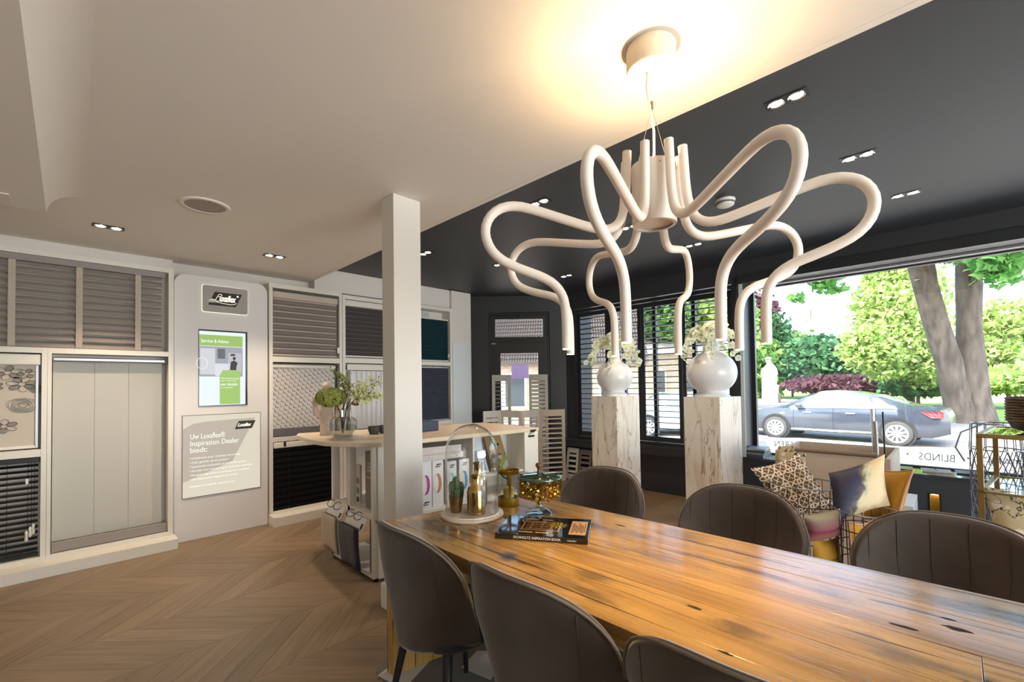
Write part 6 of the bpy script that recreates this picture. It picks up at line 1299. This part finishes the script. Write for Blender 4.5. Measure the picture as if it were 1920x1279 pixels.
# --- cars
def make_car(lab, loc, rotz, paint):
    t = thing('parked_car', lab, 'car', loc, rotz, None, local=True)
    # x forward, nose at +2.42
    top = [(-2.42, .78), (-2.36, .98), (-2.1, 1.04), (-1.75, 1.07), (-1.45, 1.17), (-1.0, 1.34), (-.5, 1.43), (0, 1.46), (.35, 1.44), (.7, 1.33), (1.0, 1.16), (1.25, 1.01), (1.6, .96), (2.0, .87), (2.25, .76), (2.38, .62), (2.42, .5)]
    belt = lambda x: .93 if x > .9 else .93+.035*(.9-x)/2.4
    def w_(x): return .90*(1-max(0, (abs(x)-1.7)/.95)**2*.30)
    def zt(x):
        for (a, b), (c, d) in zip(top, top[1:]):
            if a <= x <= c: f_ = (x-a)/(c-a); return b+(d-b)*f_
        return top[-1][1]
    def sec(x, off=0.0):
        h = zt(x); bl = min(belt(x), h-.03); w = w_(x)+off; zb = .24+.12*max(0, (abs(x)-2.1)/.32)
        g = max(0, min(1, (h-bl)/.42)); wr = w*(.90-.20*g)
        return [(w*.90, zb), (w*.97, zb+.08), (w, .52), (w*.985, .72), (w*.965, bl), (wr+(w*.93-wr)*.5, bl+(h-bl)*.5), (wr, h-.045*g-.012), (wr*.6, h-.006), (0, h)]
    xs = [-2.42+4.84*k/56 for k in range(57)]
    m = MB(); R_ = []
    for x in xs:
        s = sec(x); ring_ = [(x, y, z) for y, z in s]+[(x, -y, z) for y, z in s[-2::-1]]; R_.append(ring_)
    K = len(R_[0]); m.add([p for r in R_ for p in r], [(i*K+j, i*K+j+1, (i+1)*K+j+1, (i+1)*K+j) for i in range(len(xs)-1) for j in range(K-1)]+[tuple(range(K))[::-1], tuple(range((len(xs)-1)*K, len(xs)*K))]+[(i*K, (i+1)*K, (i+1)*K+K-1, i*K+K-1) for i in range(len(xs)-1)])
    m.build('body', paint, t, smooth=35)
    GLC = MATS.get('car_glass') or mat('car_glass', rgb(120, 140, 140), .05, coat=.5); BLKT = MATS.get('tyre') or mat('tyre', rgb(60, 60, 62), .8); TRIM = MATS.get('car_chrome') or mat('car_chrome', rgb(220, 222, 226), .2, metal=.8); HOLE = MATS.get('wheel_gap') or mat('wheel_gap', rgb(30, 30, 32), .8)
    def lerp(a, b, f_): return a+(b-a)*f_
    def side_pt(x, v, sgn, o_=.006):
        s = sec(x, o_); a, b, c = s[4], s[5], s[6]; y, z = (lerp(a[0], b[0], v*2), lerp(a[1], b[1], v*2)) if v < .5 else (lerp(b[0], c[0], v*2-1), lerp(b[1], c[1], v*2-1)); return (x, sgn*(y+o_), z)
    for sgn in (1, -1):
        for x0, x1, x0t, x1t in ((.04, .93, .04, .52), (-.93, -.04, -.80, -.04), (-1.36, -.99, -1.02, -.86)):
            m = MB(); m.grid(lambda u, v: side_pt(lerp(lerp(x0, x1, u), lerp(x0t, x1t, u), v), .06+.80*v, sgn), 8, 5, flip=sgn < 0); m.build('side_window', GLC, t)
        P = [side_pt(.97-.02*0, .05, sgn, .012), side_pt(.55, .88, sgn, .012), side_pt(0, .90, sgn, .012), side_pt(-.8, .89, sgn, .012), side_pt(-1.1, .72, sgn, .012), side_pt(-1.38, .06, sgn, .012), side_pt(-.4, .03, sgn, .012), side_pt(.4, .03, sgn, .012)]
        MB().tube(P, .009, 5, closed=True).build('window_trim', TRIM, t)
        for x in (-.42, .62): box('door_handle', TRIM, (x-.11, x+.11, sgn*.895-.012, sgn*.895+.012, .80, .83), t, bevel=.006)
        for x in (.98, -.02, -.98): MB().tube([(x, sgn*(sec(x)[1][0]+.002), .32), (x, sgn*(sec(x)[2][0]+.003), .52), (x, sgn*(sec(x)[3][0]+.003), .72), (x, sgn*(sec(x)[4][0]+.002), sec(x)[4][1])], .004, 4).build('door_gap', HOLE, t)
        MB().tube([(1.05, sgn*.885, .30), (0, sgn*.895, .29), (-1.05, sgn*.885, .30)], .012, 6).build('sill_trim', TRIM, t)
        box('side_repeater', mat('repeater', rgb(230, 226, 214), .3) if 'repeater' not in MATS else MATS['repeater'], (1.22, 1.34, sgn*.885-.01, sgn*.885+.012, .76, .79), t)
        m = MB(); m.grid(lambda u, v: (-2.30+.42*u*(1-.5*(1-v)), sgn*(w_(-2.3+.42*u)*.985+.012*(1-u*.3)), .76+.15*v), 4, 2, flip=sgn < 0); m.build('tail_light', MATS.get('tail_red') or mat('tail_red', rgb(190, 30, 34), .2, coat=.6), t)
        m = MB(); m.grid(lambda u, v: (2.02+.32*u, sgn*(w_(2.02+.32*u)*.965+.008), .64+.10*v*(1-.4*u)), 4, 2, flip=sgn < 0); m.build('head_light', TRIM, t)
        box('mirror', paint, (.72, .90, sgn*.93-.09, sgn*.93+.09, .96, 1.08), t, bevel=.03)
        for x in (1.47, -1.42):
            y = sgn*.86
            MB().cyl((x, y-.2, .345), (x, y+sgn*.048, .345), .395, n=36).build('wheel_arch', HOLE, t)
            T = Matrix.Translation((x, y, .325)) @ Matrix.Rotation(-sgn*PI/2, 4, 'X')
            wh = MB(T).lathe([(.22, -.11), (.30, -.11), (.322, -.09), (.326, 0), (.322, .075), (.30, .095), (.245, .098), (.235, .09), (.0, .09)], 36).build('wheel', BLKT, t, smooth=40)
            MB(T).lathe([(.0, .096), (.06, .098), (.20, .094), (.232, .104), (.238, .098)], 36).build('rim', TRIM, wh, smooth=40)
            for k in range(10):
                a = 2*PI*k/10; MB(T @ Matrix.Rotation(a, 4, 'Z')).add([(.085, -.006, .099), (.195, -.024, .0985), (.195, .024, .0985), (.085, .006, .099)], [(0, 1, 2, 3)]).build('rim_gap', HOLE, wh)
    for x0, x1, o_ in ((.50, 1.16, 1), (-1.62, -1.02, -1)):
        m = MB(); m.grid(lambda u, v: (lerp(x0, x1, u), (v*2-1)*sec(lerp(x0, x1, u))[6][0]*.93, zt(lerp(x0, x1, u))+.008-.04*abs(v*2-1)**3), 8, 8); m.build('windscreen' if o_ > 0 else 'rear_window', GLC, t)
    box('number_plate', mat('plate_yellow', rgb(226, 190, 60), .5) if 'plate_yellow' not in MATS else MATS['plate_yellow'], (2.40, 2.44, -.26, .26, .40, .51), t)
    return t
pc_ = (G(1459, 820)+G(1685, 836))/2; dv = G(1459, 820)-G(1685, 836)
CARBLUE = mat('slate_blue_paint', rgb(60, 67, 80), .25, metal=.3, coat=1)
make_car('slate blue four door saloon car parked outside the big window', (pc_.x+.86, pc_.y, GZ), math.atan2(dv.y, dv.x), CARBLUE)
make_car('silver car parked beyond the shutters, partly hidden by the right pedestal', (G(1270, 812).x, G(1270, 812).y, GZ), math.radians(140), mat('silver_paint', rgb(190, 196, 204), .25, metal=.5, coat=1))
make_car('white car parked across the street behind the door glass', (G(985, 800).x+1.2, G(985, 800).y+1.0, GZ), math.radians(-35), mat('white_paint', rgb(228, 228, 226), .25, coat=1))
